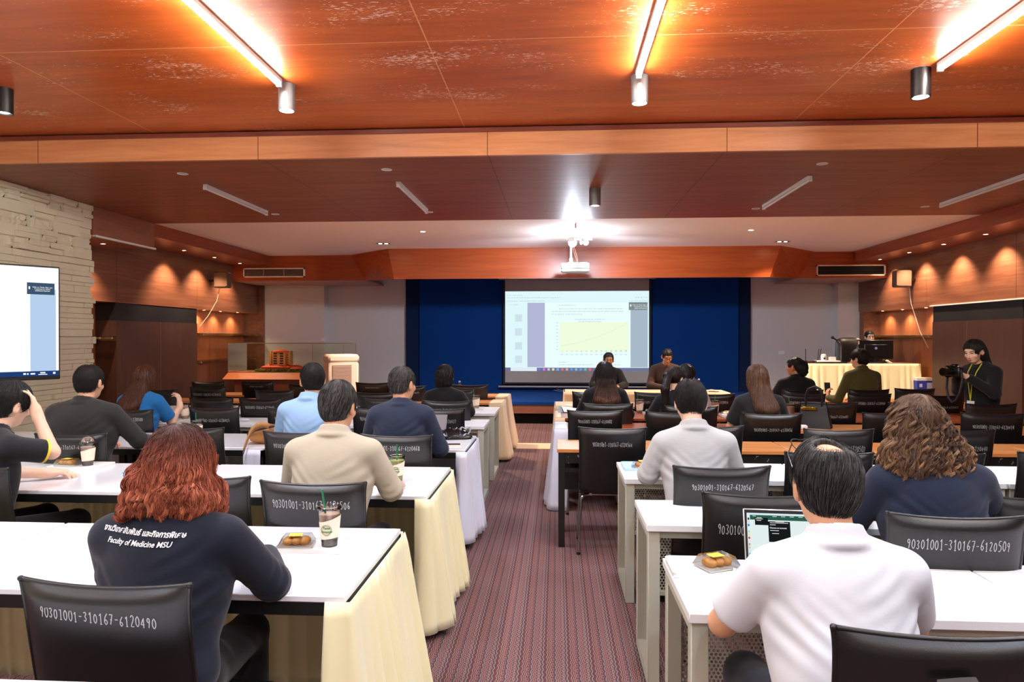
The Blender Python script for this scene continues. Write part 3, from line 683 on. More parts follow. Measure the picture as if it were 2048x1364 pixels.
def marker(txt, z=.86, w=.33, h=.03, slope=0, seed=0):
    rr = random.Random(seed); n = len(txt); cw = w/n; b = MB(); x = -w/2; hw = .0013
    for ch in txt:
        j = rr.uniform(-.002, .002); sc = rr.uniform(.88, 1.1)
        for st_ in GL.get(ch, []):
            pts = []
            for i in range(len(st_)-1):
                for t in (0, .34, .67): pts.append([st_[i][k]*(1-t)+st_[i+1][k]*t for k in (0, 1)])
            pts.append(st_[-1]); pts = np.array(pts, float)
            if len(st_) > 4: pts[1:-1] = (pts[:-2]+2*pts[1:-1]+pts[2:])/4
            X = x+pts[:, 0]*cw*.78*sc; Z = z+j+pts[:, 1]*h/1.5*sc+slope*X
            d = np.gradient(np.stack([X, Z], 1), axis=0); d /= np.linalg.norm(d, axis=1)[:, None]+1e-9
            G = []
            for k in range(len(X)):
                row = []
                for s in (-1, 1):
                    xx, zz = X[k]-s*d[k, 1]*hw, Z[k]+s*d[k, 0]*hw
                    u = max(-.99, min(.99, xx/.232)); v = (zz-.46)/.49
                    row.append((xx, ysurf(u, v)[1]-.0012, zz))
                G.append(row)
            b.grid(G)
        x += cw
    return b.mesh('painted_number', M['chalk'])
first = {}
def chair(X, Y, label, num, rz=0, **k):
    t = thing('office_chair', label, 'chair', (X, Y, 0), rad(rz), 'black leather meeting chairs')
    for nm, me in [('backrest', ME_back), ('seat', ME_seat), ('frame', ME_frame)]+[('leg', m_) for m_ in ME_legs]:
        o = bpy.data.objects.new(nm, me); COL.objects.link(o); o.parent = t
    if num:
        o = bpy.data.objects.new('painted_number', marker(num, seed=sum(map(ord, num))*7+len(first), **k)); COL.objects.link(o); o.parent = t
    first[len(first)] = 1
    return t
def cn(s): return '90301001-310167-'+s
CH = [
 (-1.20, 1.76, -2.5, '6120490', dict(z=.85, slope=-.06, h=.03), 'behind the red-haired woman, nearest of all on the left'),
 (-2.94, 3.31, -14, None, {}, 'holding the person in black polo at the left edge'),
 (-1.06, 4.54, -2, '6120468', dict(z=.85), 'behind the navy-jacket man, beyond the green drink'),
 (-1.09, 3.04, -1, '6120506', dict(z=.835, w=.36, h=.037, slope=-.01), 'behind the beige-shirt man and the tall iced drink'),
 (-1.66, 3.12, 1, None, {}, 'empty, half hidden by the red hair on its right side'),
 (-3.25, 4.45, 3, '6120473', dict(z=.85, h=.026), 'behind the man in the dark suit'),
 (-1.77, 4.66, 2, '6120508', dict(z=.84), 'behind the man in pale blue shirt'),
 (-2.62, 4.82, 0, None, {}, 'empty, just beyond the top of the red hair'),
 (-4.66, 6.54, 0, None, {}, 'behind the left shoulder of the dark-suit man'),
 (-3.84, 5.97, 2, '6120500', dict(z=.85), 'behind the woman in the bright blue top'),
 (-3.15, 6.20, -3, '6120415', dict(z=.82, h=.028, slope=.01), 'empty, beside the iced cup beyond the red hair'),
 (-2.40, 6.20, 4, '6120511', dict(z=.84), 'left of the pale blue shirt, one row further'),
 (-1.62, 6.23, 0, '6120305', dict(z=.84), 'between the grey-haired head and the navy jacket'),
 (-1.07, 6.24, -1, '6120437', dict(z=.82, h=.03), 'empty, beyond the black pouch and the phone'),
 (-4.93, 8.30, 3, None, {}, 'in front of the woman in the blue top'),
 (-3.67, 7.17, -2, None, {}, 'third back in the stack of chairs left of the brown bag'),
 (-3.13, 7.17, -4, '6120445', dict(z=.84), 'empty, above the white desk left of the pale blue shirt'),
 (-1.76, 7.17, 0, '6120423', dict(z=.83), 'left of the navy-jacket man, third row beyond'),
 (-1.11, 7.00, 0, '6120480', dict(z=.84, w=.36), 'behind the woman with dark bob hair'),
 (-4.52, 8.74, -2, '6120410', dict(z=.84, w=.38), 'second from the front table in the left column'),
 (-3.45, 8.30, 0, None, {}, 'empty, left of the pale blue shirt, two rows beyond'),
 (-2.10, 8.00, 0, None, {}, 'left of the navy-jacket man, fourth row beyond'),
 (-1.24, 8.45, -1, '6120442', dict(z=.84, h=.02), 'just behind the iced coffee near the aisle'),
 (-5.08, 9.83, 0, None, {}, 'farthest on the left below the model case'),
 (-4.36, 9.88, 0, '6120402', dict(z=.87, h=.02, w=.2), 'farthest row, under the middle of the model case'),
 (-3.44, 9.35, 0, None, {}, 'just left of the glasses of the pale-blue-shirt man'),
 (-2.62, 9.76, 0, '6120417', dict(z=.87, h=.02, w=.2), 'farthest row, right of the air cooler'),
 (-1.98, 9.12, 0, '6120475', dict(z=.85, h=.02), 'beyond the ear of the navy-jacket man'),
 (-1.17, 9.37, 0, None, {}, 'under the small water bottle on the left'),
 (.40, 5.01, -1, '6120564', dict(z=.815, w=.285, h=.03), 'empty at the aisle, with chrome leg in full view'),
 (.34, 6.16, 0, '6120482', dict(z=.84, w=.3, h=.03), 'empty at the aisle, one row beyond the fully visible one'),
 (.50, 6.82, -2, None, {}, 'behind the woman with very long straight black hair'),
 (.43, 8.25, 0, '6120404', dict(z=.85), 'left of the long-haired woman, near the beige cloths'),
 (1.16, 8.25, 0, '6120466', dict(z=.82, w=.38), 'beyond the iced cup, between the long-haired woman and the ponytail'),
 (1.79, 8.07, 0, '6120436', dict(z=.84), 'beyond the cup beside the man in pale grey shirt'),
 (1.26, 6.60, -4, None, {}, 'behind the woman with a ponytail'),
 (1.02, 6.10, 0, None, {}, 'empty, close behind the head of the pale-grey-shirt man'),
 (1.12, 5.14, 3, None, {}, 'mostly hidden by the pale-grey-shirt man, in the wooden table row'),
 (1.83, 6.01, 0, '6120456', dict(z=.80, w=.32, h=.026), 'behind the long brown-haired woman'),
 (3.02, 8.72, 3, None, {}, 'behind the woman with curly black bun'),
 (2.81, 8.10, -1, '6120421', dict(z=.84, w=.34, h=.026), 'behind the black handbag and small cup'),
 (2.72, 7.05, 0, '6120407', dict(z=.8, w=.3, h=.024), 'empty, right of the black handbag'),
 (3.56, 8.15, 2, '6120488', dict(z=.83, w=.34, h=.03), 'in front of the man in olive shirt, lower one'),
 (3.86, 8.85, 2, None, {}, 'behind the man in olive shirt, upper one'),
 (4.51, 9.06, 0, '6120493', dict(z=.84, w=.34, h=.024), 'empty, below the blue boxes by the wall'),
 (4.31, 8.06, 0, '6120477', dict(z=.8, w=.34, h=.024), 'in front of the woman with the camera, left of her'),
 (3.53, 7.10, 0, None, {}, 'beyond the curly brown hair on its right side'),
 (4.22, 7.03, 2, None, {}, 'below the woman holding the camera'),
 (2.86, 6.12, 0, None, {}, 'beyond the curly brown hair on its left side'),
 (3.70, 6.15, -7, '6120414', dict(z=.82, w=.32, h=.03), 'turned a little, near the right edge'),
 (1.99, 5.03, 1, '6120502', dict(z=.79, w=.36, h=.045), 'just above the balding head'),
 (2.83, 5.06, 2, '6120440', dict(z=.8, w=.37, h=.034), 'right of the curly brown hair, one row beyond'),
 (2.13, 4.00, 0, '6120498', dict(z=.82, w=.36, h=.038), 'touching the right shoulder of the curly-haired woman'),
 (2.84, 4.08, 0, None, {}, 'cut by the right edge, beside the white desk'),
 (2.02, 2.94, 2, '6120472', dict(z=.79, w=.34, h=.036), 'cut by the right edge, beyond the large numbered one'),
 (.83, 3.54, 3, '6120567', dict(z=.835, w=.31, h=.028), 'behind the man in pale grey shirt'),
 (1.53, 4.00, 0, None, {}, 'hidden behind the balding head, left side showing'),
 (.85, 2.93, -2, '6120503', dict(z=.78, w=.36, h=.042), 'beyond the open laptop'),
 (1.46, 2.63, -3, '6120509', dict(z=.825, w=.355, h=.038), 'behind the curly-haired woman in navy'),
 (.86, 1.58, -1.5, '6120426', dict(z=.72, w=.33, h=.035), 'behind the man in white polo, nearest of all on the right'),
]
LEG = {'6120'+q for q in ('490', '468', '506', '415', '437', '564', '482', '456', '502', '440', '498', '567', '509', '414')}
for X, Y, rz, num, kw, where in CH:
    lab = 'black leather chair '+('marked '+num+' ' if num in LEG else '')+where
    chair(X, Y, ' '.join(lab.split()[:16]), cn(num) if num else None, rz, **kw)
tag(MB().add([(-.05, 0, 0), (.0, 0, .0), (.045, 0, .004), (.03, 0, .028), (-.0, 0, .026), (-.05, 0, .02)], [(0, 1, 2, 3, 4, 5)]).build('tape_scrap', mat('faded_tape', (96, 98, 98), .7), smooth=False, loc=(.865, 1.5425, .845)), 'small scrap of grey tape on the nearest right chair back', 'tape')

# ================================================================ tables
def white_table(x0, y0, y1, w, label, g):
    t = thing('white_table', label, 'table', (x0+w/2, (y0+y1)/2, 0), 0, g); d = (y1-y0)/2; w = w/2-.004
    MB().box(-w, w, -d, d, .728, .75, bev=.003).build('tabletop', M['white'], t)
    b = MB(); b.box(-w, w, -d, -d+.03, .685, .728).box(-w, w, d-.03, d, .685, .728).box(-w, -w+.03, -d, d, .685, .728).box(w-.03, w, -d, d, .685, .728)
    b.build('apron', M['blackmetal'], t, smooth=False)
    for sx in (-1, 1):
        for sy in (-1, 1): MB().box(sx*(w-.03)-.025, sx*(w-.03)+.025, sy*(d-.03)-.025, sy*(d-.03)+.025, 0, .69).build('leg', M['blackmetal'], t, smooth=False)
    return t
rows = [(2.23, 3.04, 'nearest complete row on the left'), (3.67, 4.50, 'second row on the left'), (5.19, 5.95, 'third row on the left')]
white_table(-2.28, .83, 1.64, 1.55, 'white table at the bottom left corner, only its far edge showing', 'white topped tables on the left')
for y0, y1, wds in rows:
    for k, s in enumerate(('beside the aisle', 'second from the aisle', 'third from the aisle')):
        white_table(-.68-1.555*(k+1), y0, y1, 1.55, 'glossy white table '+s+', '+wds, 'white topped tables on the left')
def desk(x0, y0, y1, w, label, g, top='desk'):
    t = thing('desk', label, 'table', (x0+w/2, (y0+y1)/2, 0), 0, g); d = (y1-y0)/2; w = w/2-.002
    MB().box(-w, w, -d, d, .72, .75, bev=.002).build('tabletop', M[top], t)
    for sx in (-1, 1):
        for sy in (-1, 1): MB().box(sx*(w-.035)-.027, sx*(w-.035)+.027, sy*(d-.04)-.027, sy*(d-.04)+.027, 0, .72, bev=.003).build('leg', M['greymetal'], t)
    b = MB()
    for sx in (-1, 1): b.box(sx*(w-.035)-.026, sx*(w-.035)+.026, -d+.06, d-.06, .0, .05); b.box(sx*(w-.035)-.026, sx*(w-.035)+.026, -d+.06, d-.06, .68, .72)
    for sy in (-1, 1): b.box(-w+.06, w-.06, sy*(d-.04)-.015, sy*(d-.04)+.015, .685, .719)
    b.box(-w+.06, w-.06, d-.05, d-.025, .27, .29)
    b.build('frame', M['greymetal'], t, smooth=False)
    b = MB(); b.quad((-w+.06, d-.04, .29), (w-.06, d-.04, .29), (w-.06, d-.04, .685), (-w+.06, d-.04, .685)); b.build('modesty_panel', M['perf'], t, smooth=False)
    return t
for y0, y1, wd in ((2.16, 2.70, 'nearest row'), (3.17, 3.66, 'second row'), (4.19, 4.76, 'third row')):
    for k in range(3): desk(.405+k*1.105, y0, y1, 1.1, 'white desk with greige frame, right side, %s, %s' % (wd, ('at the aisle', 'second from the aisle', 'third from the aisle')[k]), 'white metal-framed desks on the right')
for y0, y1, wd in ((6.57, 7.14, 'fourth row'), (7.69, 8.41, 'fifth row')):
    for k in range(4): desk(-.68-1.04*(k+1), y0, y1, 1.035, 'white desk with grey frame, left side, %s, %s' % (wd, ('at the aisle', 'second from the aisle', 'third from the aisle', 'fourth from the aisle')[k]), 'white metal-framed desks on the left')
def wood_table(x0, y0, y1, w, label, g, red=False):
    t = thing('wooden_table', label, 'table', (x0+w/2, (y0+y1)/2, 0), 0, g); d = (y1-y0)/2; w = w/2-.004
    MB().box(-w, w, -d, d, .722, .75, bev=.003).build('tabletop', M['tablered' if red else 'tablewood'], t)
    for sx in (-1, 1):
        for sy in (-1, 1): MB().box(sx*(w-.035)-.024, sx*(w-.035)+.024, sy*(d-.035)-.024, sy*(d-.035)+.024, 0, .722).build('leg', M['blackmetal'], t, smooth=False)
    MB().box(-w+.06, w-.06, -d+.02, -d+.03, .64, .722).build('worn_rail', M['wornmetal'], t, smooth=False)
    MB().box(-w+.06, w-.06, -d+.03, d-.02, .57, .59).box(-w+.06, w-.06, -d+.025, -d+.035, .57, .6).box(-w+.06, w-.06, d-.05, d-.03, .35, .722).build('under_shelf', M['blackmetal'], t, smooth=False)
    return t
for y0, y1, wd, red in ((5.28, 5.76, 'fourth row', 0), (6.45, 6.94, 'fifth row', 1), (7.30, 8.02, 'sixth row', 1), (8.57, 9.14, 'seventh row', 0)):
    for k in range(3): wood_table(.0+1.75*k, y0, y1, 1.75, 'wooden-topped black-framed table, right side, %s, %s' % (wd, ('at the aisle', 'second from the aisle', 'by the right wall')[k]), 'wooden-topped tables on the right', red and k == 0 or (y0 == 7.30))
for k in range(2): wood_table(2.7+1.3*k, 9.32, 9.9, 1.29, 'wooden-topped table in the farthest row on the right, '+('inner one', 'outer one')[k], 'wooden-topped tables on the right')
for y0, y1, wd in ((8.92, 9.38, 'sixth row'), (9.9, 10.38, 'seventh row')):
    for k in range(3): wood_table(-.70-1.55*(k+1), y0, y1, 1.55, 'wooden-topped black-framed table, left side, %s, %s' % (wd, ('at the aisle', 'second from the aisle', 'third from the aisle')[k]), 'wooden-topped tables on the left')
wood_table(.13, 10.77, 11.35, 1.25, 'skirted head table in front of the screen, left half', 'head tables')
wood_table(1.385, 10.77, 11.35, 1.25, 'skirted head table in front of the screen, right half', 'head tables')
# ---- cloth skirts
def skirt(name, label, path, m, z0=.735, z1=.03, amp=.012, wl=.06, flare=.05, seed=0, cat='table skirt', group=None, cap=None, loc=None, dens=12):
    """hangs from a polyline path; outward is to the right of travel"""
    rr = np.random.RandomState(seed); P = np.array(path, float); seg = np.linalg.norm(np.diff(P, axis=0), axis=1); L = seg.sum()
    n = max(8, int(L/wl*dens)); ss = np.linspace(0, L, n); cs = np.concatenate([[0], np.cumsum(seg)])
    X = np.interp(ss, cs, P[:, 0]); Y = np.interp(ss, cs, P[:, 1]); d = np.stack([np.gradient(X), np.gradient(Y)], 1); d /= np.linalg.norm(d, axis=1)[:, None]
    k = np.ones(9)/9; pad = np.pad(d, ((4, 4), (0, 0)), 'edge'); d = np.stack([np.convolve(pad[:, i], k, 'valid') for i in (0, 1)], 1); d /= np.linalg.norm(d, axis=1)[:, None]
    nrm = np.stack([d[:, 1], -d[:, 0]], 1)
    ph = 2*math.pi*ss/wl+1.2*np.sin(ss*7+seed)+.8*np.sin(ss*17+seed*2)
    am = amp*(.7+.5*np.sin(ss*11+seed*3)); sharp = np.sign(np.sin(ph))*np.abs(np.sin(ph))**.7
    G = []
    for j in range(15):
        t = j/14; z = z0+(z1-z0)*t
        o = .004+flare*t**1.3+am*2.0*np.abs(np.sin(ph/2))*(t**.5)+.006*np.sin(ss*5+3*t+seed)*t
        row = np.stack([X+nrm[:, 0]*o+d[:, 0]*.006*np.sin(ph*.5+t*3)*t, Y+nrm[:, 1]*o+d[:, 1]*.006*np.sin(ph*.5+t*3)*t, np.full(n, z)+(.008*np.sin(ss*9+seed) if j == 14 else 0)], 1)
        G.append(row)
    b = MB(); G = np.array(G); b.grid(G)
    if cap:   # cloth lying over the table edge: cap = (x0,x1,y0,y1)
        x0, x1, y0, y1 = cap; b.box(x0, x1, y0, y1, .7505, .7545, bev=.0015)
    o = b.build(name, m, autos=80)
    sm = o.modifiers.new('thickness', 'SOLIDIFY'); sm.thickness = .0022; sm.offset = -1
    return tag(o, label, cat, group)
E1 = -.68
for i, (y0, y1, m, wd, mcol) in enumerate(((2.23, 3.04, 'yellow', 'nearest', 'cream-yellow'), (3.67, 4.5, 'yellow', 'second', 'cream-yellow'), (5.19, 5.95, 'satin', 'third', 'white'))):
    skirt('table_skirt', 'pleated %s satin skirt on the end of the %s white table row' % (mcol, wd), [(E1-.075, y0-.004), (E1+.004, y0-.004), (E1+.004, y1+.002)], M[m], amp=.028, wl=.085, flare=(.085, .06, .04)[i], z1=(.02, .04, .06)[i], seed=i+1, group='skirts on the left table ends')
    for k in range(3):
        skirt('table_skirt', 'pleated %s skirt behind the %s white table row, %s' % (mcol, wd, ('at the aisle', 'second from the aisle', 'third from the aisle')[k]), [(E1-1.555*k, y1+.004), (E1-1.555*(k+1)+.01, y1+.004)], M[m], amp=.012, wl=.075, flare=.02, z1=.03, seed=11*i+k, group='skirts behind the left tables')
skirt('table_skirt', 'short hanging piece of white satin skirt under the brown bag', [(-2.40, 5.19), (-2.26, 5.186)], M['satin'], amp=.008, wl=.07, flare=.02, z1=.1, seed=4)
for i, (y0, y1) in enumerate(((8.92, 9.38), (9.9, 10.38))):
    skirt('tablecloth', 'beige cloth draped over the aisle end of the wooden table, left block, '+('nearer one', 'farther one')[i], [(-.87, y0-.004), (-.695, y0-.006), (-.69, y1)], M['beige'], amp=.010, wl=.16, flare=.10, z1=.03, seed=20+i, cat='tablecloth', group='beige cloths on table ends', cap=(-.86, -.695, y0-.003, y1), z0=.752, dens=14)
skirt('tablecloth', 'white satin cloth trailing to the floor at the aisle end, right block', [(-.02, 6.96), (-.016, 6.445), (.11, 6.44)], M['satin'], amp=.018, wl=.15, flare=.07, z1=.015, seed=31, cat='tablecloth', cap=(-.015, .1, 6.45, 6.94), z0=.752, dens=14)
skirt('tablecloth', 'beige cloth over the aisle end of the red wood table, right block', [(-.02, 8.03), (-.016, 7.295), (.09, 7.29)], M['beige'], amp=.010, wl=.16, flare=.05, z1=.03, seed=32, cat='tablecloth', group='beige cloths on table ends', cap=(-.015, .05, 7.31, 8.0), z0=.752, dens=14)
skirt('tablecloth', 'beige cloth over the end of the farthest aisle table, right block', [(-.02, 9.15), (-.016, 8.565), (.36, 8.56)], M['beige'], amp=.008, wl=.16, flare=.05, z1=.03, seed=33, cat='tablecloth', group='beige cloths on table ends', cap=(-.015, .34, 8.575, 9.13), z0=.752, dens=14)
skirt('tablecloth', 'beige cloth hanging in front of the head table', [(.12, 11.35), (.12, 10.765), (2.64, 10.76)], M['beige'], amp=.008, wl=.2, flare=.03, z1=.03, seed=34, cat='tablecloth', cap=(.135, 2.63, 10.775, 11.3), z0=.752, dens=14)

# ================================================================ operator table on the stage
TZ = 1.125
t = thing('operator_table', 'long skirted table on the stage at the right carrying the monitor', 'table', (5.58, 13.3, .41))
MB().box(-.98, .98, -.3, .3, .685, .715, bev=.004).build('tabletop', mat('dark_red_top', (110, 60, 44), .4), t)
for sx in (-1, 1):
    for sy in (-1, 1): MB().box(sx*.92-.025, sx*.92+.025, sy*.25-.025, sy*.25+.025, 0, .685).build('leg', M['blackmetal'], t)
skirt('table_skirt', 'pleated cream skirt around the operator table on the stage', [(4.6, 13.6), (4.598, 12.995), (6.562, 12.995), (6.564, 13.6)], M['yellow'], z0=1.118, z1=.44, amp=.022, wl=.135, flare=.04, seed=40, dens=14)
t = thing('monitor', 'black computer monitor seen from behind on the operator table', 'monitor', (5.82, 13.12, TZ), rad(-4))
MB().box(-.31, .31, -.02, .02, .07, .42, bev=.01).box(-.2, .2, -.045, -.015, .13, .34, bev=.01).build('housing', mat('monitor_black', (14, 13, 14), .3), t)
MB().box(-.03, .03, -.03, .0, .0, .2).box(-.13, .13, -.09, .09, 0, .015, bev=.004).build('stand', M['plb'], t)
MB().lathe([(.024, 0), (.001, -.002)], (0, -.046, .27), 20, ax='y', cap=False).build('emblem', mat('emblem_blue', (120, 130, 200), .4), t)
MB().box(-.295, -.28, -.024, -.02, .34, .4).build('sticker', mat('sticker_peach', (220, 170, 130), .6), t)
t = thing('microphone', 'black microphone on a bent chrome desk stand', 'microphone', (5.2, 13.08, TZ))
MB().tube([(0, 0, 0), (0, 0, .3), (-.01, 0, .36), (-.05, 0, .4), (-.09, 0, .42)], .009, 8).build('stand', M['chrome'], t)
MB().lathe([(.07, 0), (.07, .012), (.02, .02)], (0, 0, 0), 20).build('base', M['plb'], t)
MB().tube([(-.06, 0, .405), (-.14, -.0, .455)], (.012, .018), 10).sph((-.155, 0, .465), .028, 8).build('head', M['plb'], t)
MB().tube([(-.05, 0, .39), (.05, .02, .3), (.12, .03, .14), (.18, .05, .01)], .004, 6).build('cable', M['plb'], t)
t = thing('router', 'dark wireless router with three upright antennas', 'router', (4.72, 13.15, TZ))
MB().box(-.12, .17, -.08, .08, 0, .04, bev=.008).build('housing', mat('router_brown', (60, 34, 26), .4), t)
for x, dx in ((-.33, 0), (-.12, .03), (-.1, .05)): MB().tube([(x+.2, 0, .03), (x+.2+dx, 0, .26)], .007, 6).build('antenna', M['plb'], t)
t = thing('visualizer', 'white document camera body with round head on the operator table', 'device', (4.98, 13.14, TZ))
MB().box(-.22, .2, -.1, .1, .0, .045, bev=.012).build('base', M['plw'], t)
MB().lathe([(.045, .045), (.05, .1), (.045, .15), (.02, .165)], (-.07, 0, 0), 20).build('head', M['plw'], t); MB().sph((-.07, -.045, .085), .022, 8).build('lens', M['plb'], t)
MB().box(.03, .13, -.06, .04, .045, .11, bev=.004).build('side_box', M['plw'], t)
tag(MB().box(-.28, .3, -.06, .06, 0, .02, bev=.004).build('keyboard', M['plb'], loc=(4.98, 12.99+.075, TZ+.0)), 'black keyboard lying before the white device on the stage', 'keyboard').location.y = 12.965+.09
tag(MB().sph((0, 0, .015), (.03, .045, .02), 8).build('computer_mouse', M['plb'], loc=(6.02, 13.14, TZ)), 'black mouse under the hand of the operator', 'mouse')
# swivel chair of the operator
t = thing('swivel_chair', 'large black high-backed swivel chair behind the operator table', 'chair', (5.93, 14.22, .41))
b = MB(); b.grid([[(u*.29*(1-.12*v*v), .25-.06*(1-abs(u)**4)*(1-abs(2*v-1)**6)+.05*v, 0.5+.68*v-.06*u**4*(v > .9)) for v in vs] for u in us]); b.grid([[(u*.29*(1-.12*v*v), .27+.05*(1-abs(u)**4)*(1-abs(2*v-1)**6)+.05*v, 0.5+.68*v-.06*u**4*(v > .9)) for v in vs] for u in us]); b.build('backrest', M['leather'], t)
MB().box(-.26, .26, -.28, .24, .4, .5, bev=.03).build('seat', M['leather'], t)
MB().tube([(0, 0, .08), (0, 0, .4)], .03).build('column', M['chrome'], t)
for k in range(5):
    a = 2*math.pi*k/5; MB().tube([(0, 0, .09), (.28*math.cos(a), .28*math.sin(a), .05)], .018, 8).sph((.28*math.cos(a), .28*math.sin(a), .026), .025, 6).build('caster_leg', M['plb'], t)
for s in (-1, 1): MB().tube([(s*.27, .2, .5), (s*.31, .1, .68), (s*.31, -.15, .68), (s*.27, -.2, .48)], .018, 8).build('armrest', M['plb'], t)
# blue and white cartons
for i in range(2):
    t = thing('carton', ('lower', 'upper')[i]+' blue and white carton stacked by the right wall', 'box', (6.56, 12.95, .41+.235*i), 0, 'cartons by the wall')
    MB().box(-.14, .14, -.12, .12, 0, .225, bev=.003).build('body', mat('carton_blue%d' % i, (52, 62, 160), .5), t)
    MB().box(-.142, .142, -.122, .122, .175, .228, bev=.002).build('lid', M['plw'], t)
    MB().box(-.10, -.05, -.123, -.121, .06, .12).box(.03, .12, -.1235, -.121, .03, .14).build('print', mat('carton_print', (190, 200, 235), .5), t)

# ================================================================ model in a glass case
t = thing('display_case', 'glass display case on an orange flared wooden base, holding a building model', 'display case', (-5.35, 13.75, .41))
b = MB()
x0, x1 = -1.12, 1.2
lo, hi = [(x0-.08, -.5), (x1+.05, -.5), (x1+.05, .5), (x0-.08, .5)], [(x0, -.42), (x1, -.42), (x1, .42), (x0, .42)]
V = [(*p, .36) for p in lo]+[(*p, .49) for p in hi]; b.add(V, [(0, 1, 5, 4), (1, 2, 6, 5), (2, 3, 7, 6), (3, 0, 4, 7), (4, 5, 6, 7), (3, 2, 1, 0)])
b.build('flared_rim', M['caseorange'], t, smooth=False)
MB().box(-1.0, 1.1, -.4, .4, .0, .36).build('cabinet', wood('case_base_veneer', (110, 52, 26), (130, 64, 34), (150, 78, 44), grain=(2, 9, 9)), t, smooth=False)
b = MB(); za, zb = .49, 1.063
for (xa, ya), (xb, yb) in (((x0, -.42), (x1, -.42)), ((x1, -.42), (x1, .42)), ((x1, .42), (x0, .42)), ((x0, .42), (x0, -.42)), ((.583, -.41), (.583, .41))): b.quad((xa, ya, za), (xb, yb, za), (xb, yb, zb), (xa, ya, zb))
b.quad((x0, -.42, zb), (x1, -.42, zb), (x1, .42, zb), (x0, .42, zb)); b.build('glass_pane', M['glass'], t, smooth=False)
b = MB()
for z_ in (.492, 1.062):
    for q in ((x0, x1, -.424, -.418), (x0, x1, .418, .424), (x0-.002, x0+.004, -.42, .42), (x1-.004, x1+.002, -.42, .42)): b.box(q[0], q[1], q[2], q[3], z_, z_+.007)
for q in ((x0, -.42), (x1, -.42), (.583, -.42), (x0, .42), (x1, .42)): b.box(q[0]-.003, q[0]+.003, q[1]-.003, q[1]+.003, .49, 1.066)
b.build('edge_strip', mat('case_edge', (120, 100, 70), .4), t, smooth=False)
t = thing('building_model', 'orange-roofed architectural model inside the glass case', 'model', (-5.52, 13.62, .9))
red = mat('model_red_roof', (244, 104, 70), .6); tanm = mat('model_wall', (246, 190, 130), .6); win = mat('model_windows', (92, 60, 44), .4)
MB().box(-.6, .95, -.2, .35, 0, .012).build('baseboard', mat('model_ground', (110, 120, 60), .9, bump=.4, bscale=90), t)
MB().box(-.26, .42, -.12, .2, .012, .07).build('podium', tanm, t)
b = MB(); 
for (x, y, w, d, z_, h) in ((.05, .03, .42, .2, .07, .07), (-.05, .0, .3, .17, .1, .06)):
    V = [(x-w, y-d, z_), (x+w, y-d, z_), (x+w, y+d, z_), (x-w, y+d, z_), (x-w*.62, y-d*.3, z_+h), (x+w*.62, y-d*.3, z_+h), (x+w*.62, y+d*.3, z_+h), (x-w*.62, y+d*.3, z_+h)]
    b.add(V, [(0, 1, 5, 4), (1, 2, 6, 5), (2, 3, 7, 6), (3, 0, 4, 7), (4, 5, 6, 7), (3, 2, 1, 0)])
b.build('podium_roof', red, t, smooth=False)
MB().box(-.13, .13, -.1, .1, .14, .4).build('tower', tanm, t, smooth=False)
b = MB(); w_ = MB()
for k in range(5):
    for xx in (-.2, .16): b.box(xx, xx+.06, -.11, .08, .17+k*.048, .182+k*.048)
    for xx in (-.11, .02): w_.box(xx, xx+.07, -.104, -.1, .16+k*.048, .19+k*.048)
for xx in (-.21, .18): b.box(xx+.01, xx+.05, -.09, .06, .15, .42)
b.build('balconies', tanm, t, smooth=False); w_.build('windows', win, t, smooth=False)
MB().lathe([(.15, .4), (.15, .415), (.09, .44), (.05, .45), (.001, .455)], (0, 0, 0), 24).build('tower_roof', red, t)
b = MB(); 
for k in range(60): b.sph((R.uniform(-.5, .9), R.uniform(-.2, -.13) if k < 40 else R.uniform(.2, .33), .03+R.random()*.02), R.uniform(.014, .032), 4)
struct(b.build('shrubs', mat('model_green', (96, 110, 34), .9), t), 'stuff')
b = MB()
for k in range(6): b.box(-.4+k*.02, -.3+k*.01, -.17, -.05, .012+k*.008, .02+k*.008)
b.build('steps', tanm, t, smooth=False)
# air cooler
t = thing('air_cooler', 'tall white portable air cooler with louvred front before the plaster wall', 'air cooler', (-3.88, 12.36, 0), rad(32))
wc = mat('cooler_cream', (230, 208, 192), .5)
MB().box(-.28, .26, -.2, .24, .05, 1.16, bev=.035).build('body', wc, t)
MB().box(-.29, .27, -.21, .25, 1.14, 1.29, bev=.04).build('top_cover', wc, t)
b = MB(); b.box(-.22, .12, -.215, -.19, .45, 1.1); b.build('grille', mat('cooler_grille_back', (150, 122, 112), .6), t)
b = MB()
for k in range(26): b.box(-.215, .115, -.222, -.212, .47+k*.024, .481+k*.024)
b.build('louvres', mat('cooler_louvre', (196, 168, 154), .5), t, smooth=False)
b = MB(); b.box(.25, .272, -.15, .2, .3, 1.1); b.build('side_mesh', mat('cooler_dark', (44, 48, 54), .6), t)
b = MB()
for k in range(17): b.box(.27, .278, -.15, .2, .32+k*.046, .332+k*.046)
for k in range(5): b.box(.27, .28, -.15+k*.083, -.138+k*.083, .3, 1.1)
b.build('side_bars', mat('cooler_bars', (150, 140, 134), .5), t, smooth=False)
MB().box(.27, .276, -.14, .06, 1.17, 1.26, bev=.002).build('control_panel', M['plb'], t)
for sx in (-.2, .2):
    for sy in (-.14, .18): MB().sph((sx, sy, .027), .027, 6).build('wheel', M['plb'], t)

